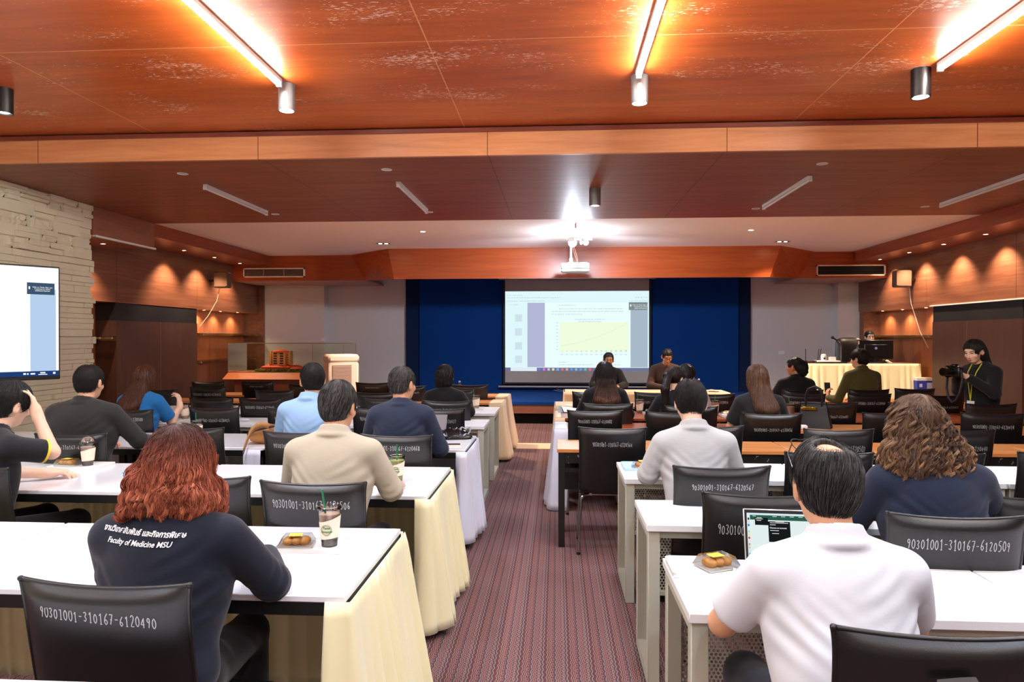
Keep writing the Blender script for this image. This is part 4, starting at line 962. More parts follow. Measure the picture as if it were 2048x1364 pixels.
# ================================================================ things on the tables
def tray(x, y, w, d, m, label, z=.75, rz=0):
    t = thing('tray', label, 'tray', (x, y, z), rad(rz))
    MB().box(-w/2, w/2, -d/2, d/2, .0, .008, bev=.003).build('base', m, t)
    b = MB(); r = .02; pts = []
    for cx, cy, a0 in ((w/2-r, d/2-r, 0), (-w/2+r, d/2-r, 90), (-w/2+r, -d/2+r, 180), (w/2-r, -d/2+r, 270)):
        for a in range(0, 91, 15): pts.append((cx+r*math.cos(rad(a0+a)), cy+r*math.sin(rad(a0+a))))
    G = [[(px*s, py*s, z_) for px, py in pts] for s, z_ in ((.955, .002), (1.0, .018), (1.02, .018), (1.0, .0))]
    b.grid(G, wrap=True); b.build('rim', m, t); return t
def cup(x, y, label, fill='milk', sleeve=True, dome=False, straw=True, z=.75, h=.135, logo=False, lean=.02, srot=0):
    t = thing('iced_drink', label, 'cup', (x, y, z), rad(srot), 'iced drinks in plastic cups')
    r0, r1 = .031, .045; rr_ = lambda q: r0+(r1-r0)*q/h
    MB().lathe([(.001, .002), (r0, .0), (r1, h), (r1+.003, h), (r1+.003, h+.004)], n=32, cap=False).build('cup_wall', M['cupglass'], t)
    q0 = .22 if fill == 'cocoa' else .02
    MB().lathe([(rr_(h*q0)-.002, h*q0), (rr_(h*.86)-.002, h*.86), (.001, h*.86)], n=28, cap=False).build('drink', M['milk' if fill == 'cocoa' else fill], t)
    if fill == 'cocoa': MB().lathe([(.001, .004), (rr_(.004)-.002, .004), (rr_(h*.22)-.002, h*.22)], n=28, cap=False).build('syrup', M['cocoa'], t)
    if dome: MB().lathe([(r1+.005, h), (r1+.005, h+.006), (r1-.002, h+.012), (.04, h+.03), (.028, h+.045), (.012, h+.05)], n=28, cap=False).build('lid', M['cupglass'], t)
    else: MB().lathe([(r1+.005, h-.004), (r1+.006, h+.006), (r1-.004, h+.010), (.034, h+.004), (.006, h+.005)], n=28, cap=False).build('lid', M['cupglass'], t)
    if straw: MB().tube([(0, 0, .01), (-lean, .0, h+.075)], .0042, 8).build('straw', M['straw'], t)
    if sleeve:
        b = MB(); G = []
        for k in range(29):
            a = 2*math.pi*k/28; G.append([((rr_(zz)+.002+.0015*math.sin(a*3))*math.cos(a), (rr_(zz)+.002+.0015*math.sin(a*3))*math.sin(a), zz) for zz in (h*.2+.006*math.cos(a+.6), h*.5, h*.74+.012*math.cos(a-.3))])
        b.grid(G); s = b.build('napkin_sleeve', M['napkin'], t)
        if logo:
            rl = rr_(h*.45)+.004; b = MB(); rz_ = lambda z: rr_(z)+.0045
            for ring in (1., .86):
                pts = [(rz_(h*.47+.021*ring*math.sin(q))*math.sin(.52*ring*math.cos(q)), -rz_(h*.47+.021*ring*math.sin(q))*math.cos(.52*ring*math.cos(q)), h*.47+.021*ring*math.sin(q)) for q in np.linspace(0, 2*math.pi, 40)]
                b.tube(pts, .0007, 4, cap=False)
            b.build('printed_badge', M['logog'], t)
            for txt, sz, zz in (('Taste', .013, h*.5), ('Amazon', .014, h*.40)):
                me, V = textmesh(txt, sz, .25, .0002, 1.0, .0004); me.materials.append(M['logog'])
                W = V.copy(); ra = r0+(r1-r0)*(V[:, 1]+zz)/h+.0045; W[:, 0] = ra*np.sin(V[:, 0]/rl); W[:, 1] = -ra*np.cos(V[:, 0]/rl)-V[:, 2]; W[:, 2] = V[:, 1]+zz
                me.vertices.foreach_set('co', W.astype(np.float32).ravel()); me.update()
                o = bpy.data.objects.new('printed_lettering', me); COL.objects.link(o); o.parent = t
    return t
def pastry(x, y, label, z=.76, rz=0, s=1):
    t = thing('pastry_pack', label, 'pastry', (x, y, z), rad(rz), 'packed pastries')
    t.scale = (s, s, s)
    b = MB()
    for k in range(3): b.sph((-.032+k*.032, 0, .02), (.024, .034, .017), 8)
    b.build('bun', M['pastry'], t)
    MB().box(-.065, .065, -.05, .05, 0, .006, bev=.002).build('container_base', M['plw'], t)
    V = [(-.07, -.052, .004), (.07, -.052, .004), (.07, .052, .004), (-.07, .052, .004), (-.052, -.036, .042), (.052, -.036, .042), (.052, .036, .042), (-.052, .036, .042)]
    MB().add(V, [(0, 1, 5, 4), (1, 2, 6, 5), (2, 3, 7, 6), (3, 0, 4, 7), (4, 5, 6, 7)]).build('clear_lid', M['cupglass'], t, smooth=False)
    MB().box(-.03, .02, -.02, .02, .0425, .0435).build('sticker', M['yel'], t)
    return t
tray(-.98, 2.745, .27, .17, M['plw'], 'white tray under the tall iced drink on the nearest white table')
cup(-.915, 2.75, 'tall iced drink with green straw and printed sleeve, on the nearest white table', 'cocoa', z=.759, h=.15, logo=True, lean=.03)
pastry(-1.045, 2.74, 'packed pastry beside the tall iced drink, on the nearest white table', .759, 8)
tag(MB().lathe([(.04, 0), (.042, .006), (.03, .014), (.02, .015)], n=28, cap=False).build('cup_lid', M['cupglass'], loc=(-1.1, 2.56, .7515)), 'clear plastic lid beside the elbow of the red-haired woman', 'lid')
cup(-.94, 4.05, 'green matcha drink with green straw and printed sleeve, beside the beige-shirt man', 'matcha', z=.752, h=.14, logo=True, lean=0)
tag(MB().tube([(-.1, 0, 0), (.0, -.02, .003), (.1, .0, 0)], .004, 6).tube([(.05, -.01, .004), (.06, -.05, .003)], .003, 6).build('blue_pen', mat('cyan_plastic', (90, 200, 220), .4), loc=(-2.6, 4.16, .754)), 'pale cyan pen lying left of the red hair', 'pen')
tray(-3.1, 4.35, .34, .2, M['plw'], 'white tray under the domed iced coffee at the left')
cup(-3.07, 4.37, 'domed iced coffee wrapped in a cream napkin, left side', 'cocoa', dome=True, straw=False, z=.759, h=.14)
pastry(-3.2, 4.36, 'packed pastry on the tray beside the domed iced coffee', .759, -6)
cup(-3.86, 7.0, 'iced drink in a wide cream napkin beside the woman in blue', 'milk', z=.751, h=.14, straw=False)
pastry(-3.98, 6.98, 'packed pastry at the elbow of the woman in blue', .751)
cup(-2.96, 5.55, 'iced cup with a green straw rising just beyond the red hair', 'milk', z=.751, h=.15, lean=.01)
cup(-3.3, 6.95, 'iced drink between the numbered chairs on the fourth row white desk', 'milk', z=.751, h=.14, straw=False)
tag(MB().sph((0, 0, .015), (.05, .035, .015), 6).build('crumpled_tissue', mat('bluish_tissue', (206, 214, 240), .8), loc=(-3.13, 6.8, .751)), 'pale blue crumpled tissue on the fourth row white desk', 'tissue')
tray(-.98, 8.16, .24, .2, M['plw'], 'white tray under the milky iced drink near the aisle, fifth row left')
cup(-.95, 8.18, 'milky iced drink with angled straw near the aisle, fifth row left', 'milk', z=.759, h=.145, lean=.035)
cup(.93, 7.85, 'iced drink with printed badge beside the long-haired woman', 'milk', z=.751, h=.145, logo=False, lean=.03)
tray(1.05, 7.78, .2, .14, M['plw'], 'white tray with pastry between the long-haired woman and the ponytail')
pastry(1.05, 7.78, 'packed pastry between the long-haired woman and the ponytail', .76)
cup(1.73, 7.72, 'iced drink beside the head of the pale-grey-shirt man', 'milk', z=.751, h=.15, lean=0)
tray(1.84, 7.6, .16, .2, M['plw'], 'white tray with pastry right of the pale-grey-shirt man')
pastry(1.84, 7.62, 'packed pastry right of the pale-grey-shirt man', .76)
cup(2.45, 7.45, 'iced drink with thin straw left of the black handbag', 'milk', sleeve=False, z=.751, h=.14)
cup(1.32, 2.80, 'green straw cup behind the white polo shoulder', 'milk', z=.75, h=.13, lean=.0) .location = (1.325, 3.26, .751)
tray(.53, 4.56, .2, .25, M['lightblue'], 'pale blue tray on the third row desk at the aisle')
pastry(.56, 4.52, 'packed pastry on the pale blue tray', .76, 10)
tray(.525, 2.575, .225, .2, M['plw'], 'white tray at the corner of the nearest right desk')
pastry(.585, 2.58, 'packed orange pastry on the white tray beside the laptop', .76, 25, 1.02)
t = thing('earbud', 'single white wireless earbud on the nearest right desk', 'earphone', (.585, 2.42, .751))
MB().sph((0, 0, .008), (.009, .008, .008), 8).tube([(.004, 0, .007), (.014, -.006, .004)], .0035, 8).build('body', M['plw'], t)
# phone, pouch, closed laptop on the white-skirted table
t = thing('phone', 'dark phone with pale case near the aisle corner of the third white table', 'phone', (-.82, 5.40, .751), rad(6))
MB().box(-.075, .075, -.042, .042, 0, .008, bev=.003).build('case', M['napkin'], t); MB().box(-.068, .068, -.038, .038, .008, .0095).build('display', M['plb'], t)
t = thing('pouch', 'crumpled shiny black leather pouch on the third white table', 'bag', (-.86, 5.78, .751), rad(10))
G = []
for i in range(17):
    u = -1+i/8; row = []
    for j in range(13):
        a = math.pi*j/12; w = .13*(1-abs(u)**3*.35); hh = .085*(1-abs(u)**2.2*.75)+.01*math.sin(i*2.3+j)
        row.append((u*.15+.01*math.sin(j*2+i), -math.cos(a)*w*.7, max(.001, math.sin(a)**.8*hh+.006*math.sin(i*3.1+j*2.7)*math.sin(a))))
    G.append(row)
MB().grid(G).build('body', mat('shiny_black_leather', (20, 20, 22), .22), t)
MB().tube([(.1+.04*math.sin(a*.9), -.02+.03*math.cos(a), .06+.03*math.sin(a*1.3)) for a in np.linspace(0, 7, 30)], .006, 6).build('strap', mat('grey_strap', (150, 150, 152), .4), t)
t = thing('closed_laptop', 'grey laptop leaning beside the black pouch', 'laptop', (-1.09, 5.72, .751), rad(-3))
MB().box(-.15, .15, -.1, .1, 0, .016, bev=.004).build('base', M['steel'], t)
MB().box(-.15, .15, 0, .008, 0, .19, bev=.003).build('lid', mat('laptop_grey', (112, 112, 116), .5), t, loc=(0, .1, .014), rot=(rad(-25), 0, 0))
# brown suede bag
t = thing('shoulder_bag', 'tan suede bag with dark brown strap on the third white table', 'bag', (-2.25, 5.43, .751), rad(14))
G = []
for i in range(25):
    u = -1+i/12; row = []
    for j in range(17):
        a = 2*math.pi*j/16; f = (1-abs(u)**4)**.5
        y = math.cos(a)*.085*(.3+.7*f)+.006*math.sin(i*1.7+j*2); z_ = .075+math.sin(a)*.075*(.25+.75*f)+.006*math.sin(i*1.3+j*1.9)
        row.append((u*.2, y, max(.002, z_)))
    G.append(row)
MB().grid(G).build('body', M['tan'], t)
MB().tube([(-.19, -.07, .08), (-.14, -.11, .12), (.0, -.1, .15), (.15, -.08, .16), (.26, 0, .16)], .014, 8).build('flap_trim', M['brownl'], t)
G = [[(-.02-.17*q-.02*math.sin(q*3), -.1-.16*q, .12+.05*math.sin(q*3)-.17*q*q+dz) for dz in (0, .045)] for q in np.linspace(0, 1, 12)]
o = MB().grid(G).build('strap', M['tan'], t); sm = o.modifiers.new('t', 'SOLIDIFY'); sm.thickness = .006
MB().box(-.01, .05, -.115, -.1, .06, .1, bev=.004).box(.0, .04, -.12, -.113, .068, .092).build('buckle', M['steel'], t)
# black handbag with raised handles
t = thing('handbag', 'structured black leather handbag with gold clasp and two upright handles', 'bag', (2.42, 6.70, .751), rad(-28))
G = [[(x*(1-.32*q), y*(1-.68*q), .24*q+.008*math.sin(q*9)*abs(y)*8) for (x, y) in [(-.15, -.085), (-.05, -.09), (.05, -.09), (.15, -.085), (.155, 0), (.15, .085), (.05, .09), (-.05, .09), (-.15, .085), (-.155, 0)]] for q in np.linspace(0, 1, 9)]
hb = mat('handbag_leather', (9, 9, 11), .45, spec=.35)
MB().grid(G, wrap=True).build('body', hb, t, autos=60)
MB().box(-.11, .11, -.035, .035, .2, .236, bev=.008).build('flap', hb, t)
for s in (-1, 1): MB().tube([(-.07, s*.034, .2), (-.072, s*.035, .3), (-.05, s*.034, .36), (0, s*.034, .385), (.05, s*.034, .36), (.072, s*.035, .3), (.07, s*.034, .2)], .0085, 8).build('handle', hb, t)
MB().box(-.09, .03, -.07, -.045, .165, .195, bev=.004).sph((-.1, -.06, .18), .012, 6).build('clasp', mat('gold_metal', (222, 170, 60), .25, metal=1), t)
# folder, papers, bottles
t = thing('document_folder', 'open black folder with white sheet at the aisle corner of the red wood table', 'folder', (.17, 7.92, .751), rad(8))
MB().add([(-.17, -.12, .001), (.17, -.1, .001), (.15, .13, .001), (-.13, .12, .05), (-.17, -.12, .004), (.17, -.1, .004), (.15, .13, .004), (-.13, .12, .053)], [(0, 1, 2, 3), (4, 5, 6, 7), (0, 1, 5, 4), (1, 2, 6, 5), (2, 3, 7, 6), (3, 0, 4, 7)]).build('cover', M['plb'], t, smooth=False)
MB().add([(-.1, -.1, .008), (.17, -.09, .008), (.2, .12, .008), (-.1, .11, .054)], [(0, 1, 2, 3)]).build('sheet', M['paper'], t, smooth=False)
def bottle(x, y, z, label, cap):
    t = thing('water_bottle', label, 'bottle', (x, y, z), 0, 'small water bottles')
    MB().lathe([(.001, 0), (.028, 0), (.031, .01), (.03, .06), (.028, .065), (.031, .07), (.031, .12), (.026, .15), (.013, .175), (.013, .185)], n=20, cap=False).build('body', M['cupglass'], t)
    MB().lathe([(.0315, .045), (.0315, .1)], n=20, cap=False).build('wrap_label', mat('bottle_label_'+cap, (150, 190, 230) if cap == 'b' else (200, 190, 210), .5), t)
    MB().lathe([(.015, .18), (.015, .2), (.001, .2)], n=16, cap=False).build('cap', mat('bottle_cap_'+cap, (150, 190, 240) if cap == 'b' else (240, 225, 225), .4), t)
bottle(-1.43, 10.2, .75, 'small water bottle with pale blue cap on the far left wooden table', 'b')
bottle(2.2, 10.92, .755, 'small clear water bottle with white cap on the head table', 'w')
t = thing('paper_plate', 'white paper plate with a pink snack on the head table', 'plate', (2.42, 10.9, .755)); MB().lathe([(.001, .004), (.07, .004), (.1, .018), (.1, .02)], n=24, cap=False).build('rim', M['paper'], t)
MB().sph((-.03, 0, .022), (.05, .03, .015), 6).build('snack', mat('pink_snack', (236, 180, 160), .6), t)
tag(MB().box(-.05, .05, -.03, .03, 0, .04, bev=.01).build('tissue_pack', M['paper'], loc=(2.25, 6.55, .751)), 'small white tissue pack beside the black handbag', 'tissue')
# ================================================================ open laptop on the nearest desk
t = thing('laptop', 'open silver laptop showing a dark sign-in window over a green browser', 'laptop', (.83, 2.53, .7515), rad(-4))
alu = mat('laptop_aluminium', (200, 202, 204), .3, metal=.7)
MB().box(-.152, .152, -.215, .0, 0, .012, bev=.004).build('base', alu, t)
b = MB()
for r_ in range(5):
    for c_ in range(13): b.box(-.132+c_*.0205, -.114+c_*.0205, -.03-r_*.02-.017, -.03-r_*.02, .012, .0128)
b.build('keys', M['plb'], t, smooth=False); MB().box(-.05, .05, -.2, -.14, .012, .0124).build('trackpad', M['steel'], t)
lid = MB().box(-.152, .152, 0, .006, 0, .215, bev=.0028).build('lid', alu, t, loc=(0, 0, .012), rot=(rad(-14), 0, 0))
def lrect(name, rs, m, y):
    b = MB()
    for (x0, x1, z0, z1) in rs: b.quad((x0, y, z0), (x1, y, z0), (x1, y, z1), (x0, y, z1))
    o = b.build(name, m, lid, smooth=False); return o
lrect('bezel', [(-.148, .148, .004, .211)], M['plb'], -.0004)
lrect('display', [(-.14, .14, .014, .2)], emis('lap_page', (226, 240, 238), 1), -.0008)
lrect('menu_bar', [(-.14, .14, .194, .2)], emis('lap_menu', (214, 236, 240), 1), -.001)
lrect('browser_bar', [(-.129, .14, .176, .193)], emis('lap_green', (44, 92, 76), 1), -.0011)
lrect('window', [(-.112, -.066, .158, .184), (-.066, .01, .10, .172)], emis('lap_dark', (22, 26, 26), 1), -.0013)
b = [(-.05+.03*k, -.035+.03*k, .1885, .1905) for k in range(5)]+[(-.12, -.108, .1885, .1905), (-.105, -.088, .1825, .1845), (-.11, -.084, .1785, .1805), (-.106, -.09, .173, .175), (-.06, .004, .166, .168), (-.06, -.04, .159, .161), (-.06, -.03, .139, .141), (-.054, -.03, .129, .131), (-.04, -.01, .17, .1715)]
lrect('window_text', b, emis('lap_text', (225, 230, 228), 1), -.0016)
for i, c in enumerate(((210, 230, 240), (230, 210, 220), (240, 140, 140), (90, 170, 230), (220, 220, 220), (180, 210, 180), (210, 160, 140), (230, 230, 230), (220, 60, 70), (240, 220, 160), (180, 220, 190), (240, 240, 240), (50, 120, 220), (220, 220, 220), (60, 60, 60))):
    lrect('dock_icon', [(-.1375, -.1315, .018+i*.0112, .026+i*.0112)], emis('dock_%d' % i, c, 1), -.0012)
o = lettering(lid, 'lettering', 'Choose an account', .0075, emis('lap_ltext', (240, 240, 240), 1), (-.061, -.0018, .147), (rad(90), 0, 0), bold=.0001)
# ================================================================ people
class Field:
    """distance field on a grid; shapes are blended in, then skinned by surface nets"""
    def __init__(s, lo, hi, res):
        s.lo = np.array(lo, float); s.res = res; s.n = np.ceil((np.array(hi)-s.lo)/res).astype(int)+1
        s.D = np.full(s.n, .2, np.float32); s.ax = [s.lo[i]+res*np.arange(s.n[i]) for i in range(3)]
    def _sub(s, lo, hi, pad):
        a = np.clip(np.floor((np.array(lo)-pad-s.lo)/s.res).astype(int), 0, s.n-1); b = np.clip(np.ceil((np.array(hi)+pad-s.lo)/s.res).astype(int)+1, 1, s.n)
        sl = tuple(slice(a[i], b[i]) for i in range(3))
        return sl, s.ax[0][sl[0]][:, None, None], s.ax[1][sl[1]][None, :, None], s.ax[2][sl[2]][None, None, :]
    def _put(s, sl, d, k, sub=False):
        A = s.D[sl]
        if sub:
            h = np.maximum(k-np.abs(-d-A), 0)/k if k else 0; s.D[sl] = np.maximum(A, -d)+h*h*k*.25
        else:
            h = np.maximum(k-np.abs(A-d), 0)/k if k else 0; s.D[sl] = np.minimum(A, d)-h*h*k*.25
    def ell(s, c, r, k=.02, M=None, sub=False):
        r = np.array(r, float); c = np.array(c, float); m = r.max()
        sl, x, y, z = s._sub(c-m, c+m, .05+k); x = x-c[0]; y = y-c[1]; z = z-c[2]
        if M is not None:
            M = np.array(M); x, y, z = (M[0, 0]*x+M[1, 0]*y+M[2, 0]*z, M[0, 1]*x+M[1, 1]*y+M[2, 1]*z, M[0, 2]*x+M[1, 2]*y+M[2, 2]*z)
        q = np.sqrt((x/r[0])**2+(y/r[1])**2+(z/r[2])**2); g = np.sqrt((x/r[0]**2)**2+(y/r[1]**2)**2+(z/r[2]**2)**2)
        s._put(sl, q*(q-1)/(g+1e-9), k, sub); return s
    def cone(s, a, b, ra, rb, k=.02, fy=1.0, sub=False):
        """capsule from a to b with end radii; fy<1 flattens it front to back"""
        a = np.array(a, float); b = np.array(b, float); m = max(ra, rb)
        sl, x, y, z = s._sub(np.minimum(a, b)-m, np.maximum(a, b)+m, .05+k)
        ya = a[1]+(b[1]-a[1])*0
        d = b-a; L = (d@d)+1e-9
        t = np.clip(((x-a[0])*d[0]+(y-a[1])*d[1]+(z-a[2])*d[2])/L, 0, 1)
        q = np.sqrt((x-a[0]-t*d[0])**2+((y-a[1]-t*d[1])/fy)**2+(z-a[2]-t*d[2])**2)-(ra+(rb-ra)*t)
        s._put(sl, q*(fy if fy < 1 else 1), k, sub); return s
    def cut(s, n, d):
        """remove everything on the side n.p > d"""
        s.D = np.maximum(s.D, (n[0]*s.ax[0][:, None, None]+n[1]*s.ax[1][None, :, None]+n[2]*s.ax[2][None, None, :]-d).astype(np.float32)); return s
    def noise(s, amp, f=14, seed=0, st=(1, 1, 1)):
        x = s.ax[0][:, None, None]*st[0]; y = s.ax[1][None, :, None]*st[1]; z = s.ax[2][None, None, :]*st[2]; q = seed*1.37
        w = np.sin(x*f*.7+q+np.sin(z*f*.9+q*2))+np.sin(y*f+z*f*.6+q*3)
        s.D += (amp*(np.sin(z*f+w*1.3+x*f*.5)+.5*np.sin(z*f*2.1-x*f*1.4+w*1.7+q))).astype(np.float32); return s
    def wr(s, c, n, amp, wl, ext):
        """a patch of parallel creases round c, with ridge direction normal n"""
        c = np.array(c); sl, x, y, z = s._sub(c-ext, c+ext, .03); n = np.array(n)/np.linalg.norm(n)
        t = (x-c[0])*n[0]+(y-c[1])*n[1]+(z-c[2])*n[2]; r2 = (x-c[0])**2+(y-c[1])**2+(z-c[2])**2
        s.D[sl] += (amp*np.sin(t/wl*6.283+3*np.sin(x*9+z*7))*np.exp(-r2/ext**2*2.5)).astype(np.float32); return s
    def at(s, P):
        g = (P-s.lo)/s.res; i = np.clip(np.floor(g).astype(int), 0, s.n-2); f = np.clip(g-i, 0, 1); D = s.D; r = 0
        for a in (0, 1):
            for b in (0, 1):
                for c in (0, 1): r = r+D[i[:, 0]+a, i[:, 1]+b, i[:, 2]+c]*(f[:, 0] if a else 1-f[:, 0])*(f[:, 1] if b else 1-f[:, 1])*(f[:, 2] if c else 1-f[:, 2])
        return r
    def grad(s, P, e=None):
        e = e or s.res*1.2; g = np.stack([s.at(P+np.eye(3)[i]*e)-s.at(P-np.eye(3)[i]*e) for i in range(3)], 1)
        return g/(np.linalg.norm(g, axis=1)[:, None]+1e-9)
    def skin(s):
        D = s.D.copy()
        for i in range(3):      # close the surface at the box walls
            q = [slice(None)]*3; q[i] = 0; D[tuple(q)] = np.maximum(D[tuple(q)], 1e-3); q[i] = -1; D[tuple(q)] = np.maximum(D[tuple(q)], 1e-3)
        I = D < 0; n = np.array(D.shape); C = np.zeros(n-1, np.int8)
        for a in (0, 1):
            for b in (0, 1):
                for c in (0, 1): C += I[a:n[0]-1+a, b:n[1]-1+b, c:n[2]-1+c]
        act = (C > 0) & (C < 8); idx = np.argwhere(act); ids = np.full(n-1, -1, np.int64); ids[act] = np.arange(len(idx))
        P = np.zeros((len(idx), 3)); w = np.zeros(len(idx))
        cor = [(a, b, c) for a in (0, 1) for b in (0, 1) for c in (0, 1)]
        for p in cor:
            for ax in range(3):
                if p[ax]: continue
                q = list(p); q[ax] = 1
                A = D[idx[:, 0]+p[0], idx[:, 1]+p[1], idx[:, 2]+p[2]]; B = D[idx[:, 0]+q[0], idx[:, 1]+q[1], idx[:, 2]+q[2]]
                m = (A < 0) != (B < 0); t = np.where(m, A/(A-B+1e-12), 0); v = np.array(p, float)[None]+np.eye(3)[ax][None]*t[:, None]
                P += v*m[:, None]; w += m
        V = (idx+P/np.maximum(w, 1)[:, None])*s.res+s.lo; F = []
        for ax in range(3):
            u, v = [(1, 2), (2, 0), (0, 1)][ax]; sh = list(n); sh[ax] -= 1
            a0 = [slice(0, n[i]) for i in range(3)]; a0[ax] = slice(0, n[ax]-1); a1 = list(a0); a1[ax] = slice(1, n[ax])
            X = I[tuple(a0)] != I[tuple(a1)]; e = np.argwhere(X); ok = (e[:, u] > 0) & (e[:, v] > 0) & (e[:, u] < n[u]-1) & (e[:, v] < n[v]-1); e = e[ok]
            flip = I[tuple(a0)][e[:, 0], e[:, 1], e[:, 2]]
            def cid(du, dv):
                q = e.copy(); q[:, u] -= du; q[:, v] -= dv; return ids[q[:, 0], q[:, 1], q[:, 2]]
            Q = np.stack([cid(1, 1), cid(0, 1), cid(0, 0), cid(1, 0)], 1); Q[~flip] = Q[~flip][:, ::-1]; F.append(Q)
        return V, np.vstack(F)
def RM(yaw=0, pitch=0, roll=0):
    """head rotation: yaw + turns to the person's left, pitch + bows forward"""
    return np.array((Matrix.Rotation(yaw, 3, 'Z')@Matrix.Rotation(-pitch, 3, 'X')@Matrix.Rotation(roll, 3, 'Y')))
def skinmat(name, c):
    m, nt, b = nodes(name)
    b.inputs['Base Color'].default_value = (*lin(c), 1); b.inputs['Roughness'].default_value = .5
    b.inputs['Subsurface Weight'].default_value = .12; b.inputs['Subsurface Radius'].default_value = (.02, .008, .005); b.inputs['Subsurface Scale'].default_value = .4
    return m
def cloth(name, c, rough=.85, bump=.15, bscale=500, sheen=.15, stripes=None):
    m = mat(name, c, rough, spec=.2, sheen=sheen, bump=bump, bscale=bscale)
    if stripes:
        nt = m.node_tree; b = nt.nodes['Principled BSDF']; tc = N(nt, 'ShaderNodeTexCoord'); sp = N(nt, 'ShaderNodeSeparateXYZ'); nt.links.new(tc.outputs['Object'], sp.inputs[0])
        f = mth(nt, 'GREATER_THAN', mth(nt, 'SINE', mth(nt, 'MULTIPLY', sp.outputs[2], 6.283/stripes[1])), .1)
        nt.links.new(mixc(nt, f, c, stripes[0]), b.inputs['Base Color'])
    return m
SK = skinmat('warm_skin', (212, 160, 126)); SKF = skinmat('fair_skin', (232, 190, 164)); SKD = skinmat('tan_skin', (184, 124, 88))
def hairmat(name, a, b_, c=None, rough=.42, root=None):
    """root colour / lengths colour are dyed in; tone varies from strand to strand"""
    m, nt, b = nodes(name); at = N(nt, 'ShaderNodeAttribute'); at.attribute_name = 'tone'
    sp = N(nt, 'ShaderNodeSeparateColor'); nt.links.new(at.outputs['Color'], sp.inputs[0])
    col = mixc(nt, sp.outputs[0], a, b_)
    if c: col = mixc(nt, sp.outputs[1], col, c)
    if root: col = mixc(nt, sp.outputs[2], root, col)
    nt.links.new(col, b.inputs['Base Color']); b.inputs['Roughness'].default_value = rough+.1; b.inputs['Specular IOR Level'].default_value = .4
    return m
HB = hairmat('black_hair', (9, 8, 9), (46, 40, 38)); HG = hairmat('greying_black_hair', (12, 12, 13), (52, 50, 50), (150, 146, 142)); HDB = hairmat('dark_brown_hair', (18, 12, 10), (52, 34, 26), (110, 66, 44))
def hand(F, w, d, nrm, s=1, curl=.7, spread=.25, thumb=.6, scale=1.0):
    """hand at wrist w pointing along d, palm facing nrm, thumb on side s"""
    w = np.array(w, float); d = np.array(d, float); d /= np.linalg.norm(d); nrm = np.array(nrm, float); nrm -= d*(nrm@d); nrm /= np.linalg.norm(nrm)
    side = np.cross(d, nrm)*s; q = scale; K = .006
    kn = []
    for i, (o, L) in enumerate(((.030, .092), (.010, .097), (-.011, .092), (-.030, .083))):
        p = w+d*L*q+side*o*q; kn.append(p); F.cone(w+d*.02*q+side*o*.6*q, p, .0165*q, .0115*q, .012)
    F.cone(w-d*.02, w+d*.03*q, .025, .026*q, .02)
    for i, (p, L) in enumerate(zip(kn, (.042, .047, .044, .034))):
        bs = d+side*(1.5-i)*spread*.35; bs /= np.linalg.norm(bs); a = curl*(.75+.12*i); r = .0092*q*(1 if i < 3 else .88); tot = 0
        for f, am in ((1, 1), (.62, 1.1), (.5, .8)):
            tot += a*am; dd = bs*math.cos(tot)+nrm*math.sin(tot); p2 = p+dd*L*f*q; F.cone(p, p2, r, r*.9, .004); p = p2; r *= .9
    tb = w+d*.025*q+side*.028*q; td = d*.7+side*thumb+nrm*.35; td /= np.linalg.norm(td); p = tb; r = .0115*q
    F.cone(w+d*.01*q, tb, .016*q, .013*q, .012)
    for f, b_ in ((.042, 0), (.032, .35), (.024, .3)):
        td = td+(d*.3-side*.4+nrm*.2)*b_; td /= np.linalg.norm(td); p2 = p+td*f*q; F.cone(p, p2, r, r*.88, .005); p = p2; r *= .9
def head(F, c, Rm, ears=True, s=1.0, face=True):
    T = lambda p: c+Rm@(np.array(p)*s)
    E = lambda p, r, k=.02, sub=False: F.ell(T(p), np.array(r)*s, k, Rm, sub)
    E((0, -.012, .028), (.076, .093, .088), .01); E((0, .028, -.030), (.060, .066, .082), .03); E((0, .05, -.075), (.034, .036, .034), .03)
    if face:
        E((0, .064, .034), (.05, .028, .028), .03); F.cone(T((0, .092, .006)), T((0, .112, -.028)), .008*s, .012*s, .014); E((.012, .098, -.034), (.008, .009, .007), .008); E((-.012, .098, -.034), (.008, .009, .007), .008)
        for q in (-1, 1): E((q*.031, .098, .008), (.017, .014, .011), .014, True); E((q*.04, .062, -.025), (.022, .024, .02), .02)
        E((0, .089, -.058), (.021, .009, .006), .006); E((0, .088, -.068), (.018, .009, .006), .006)
    if ears:
        for q in (-1, 1): E((q*.083, -.010, -.006), (.012, .018, .033), .006); E((q*.094, -.004, -.004), (.007, .010, .019), .005, True); E((q*.077, -.004, -.032), (.008, .008, .012), .008)
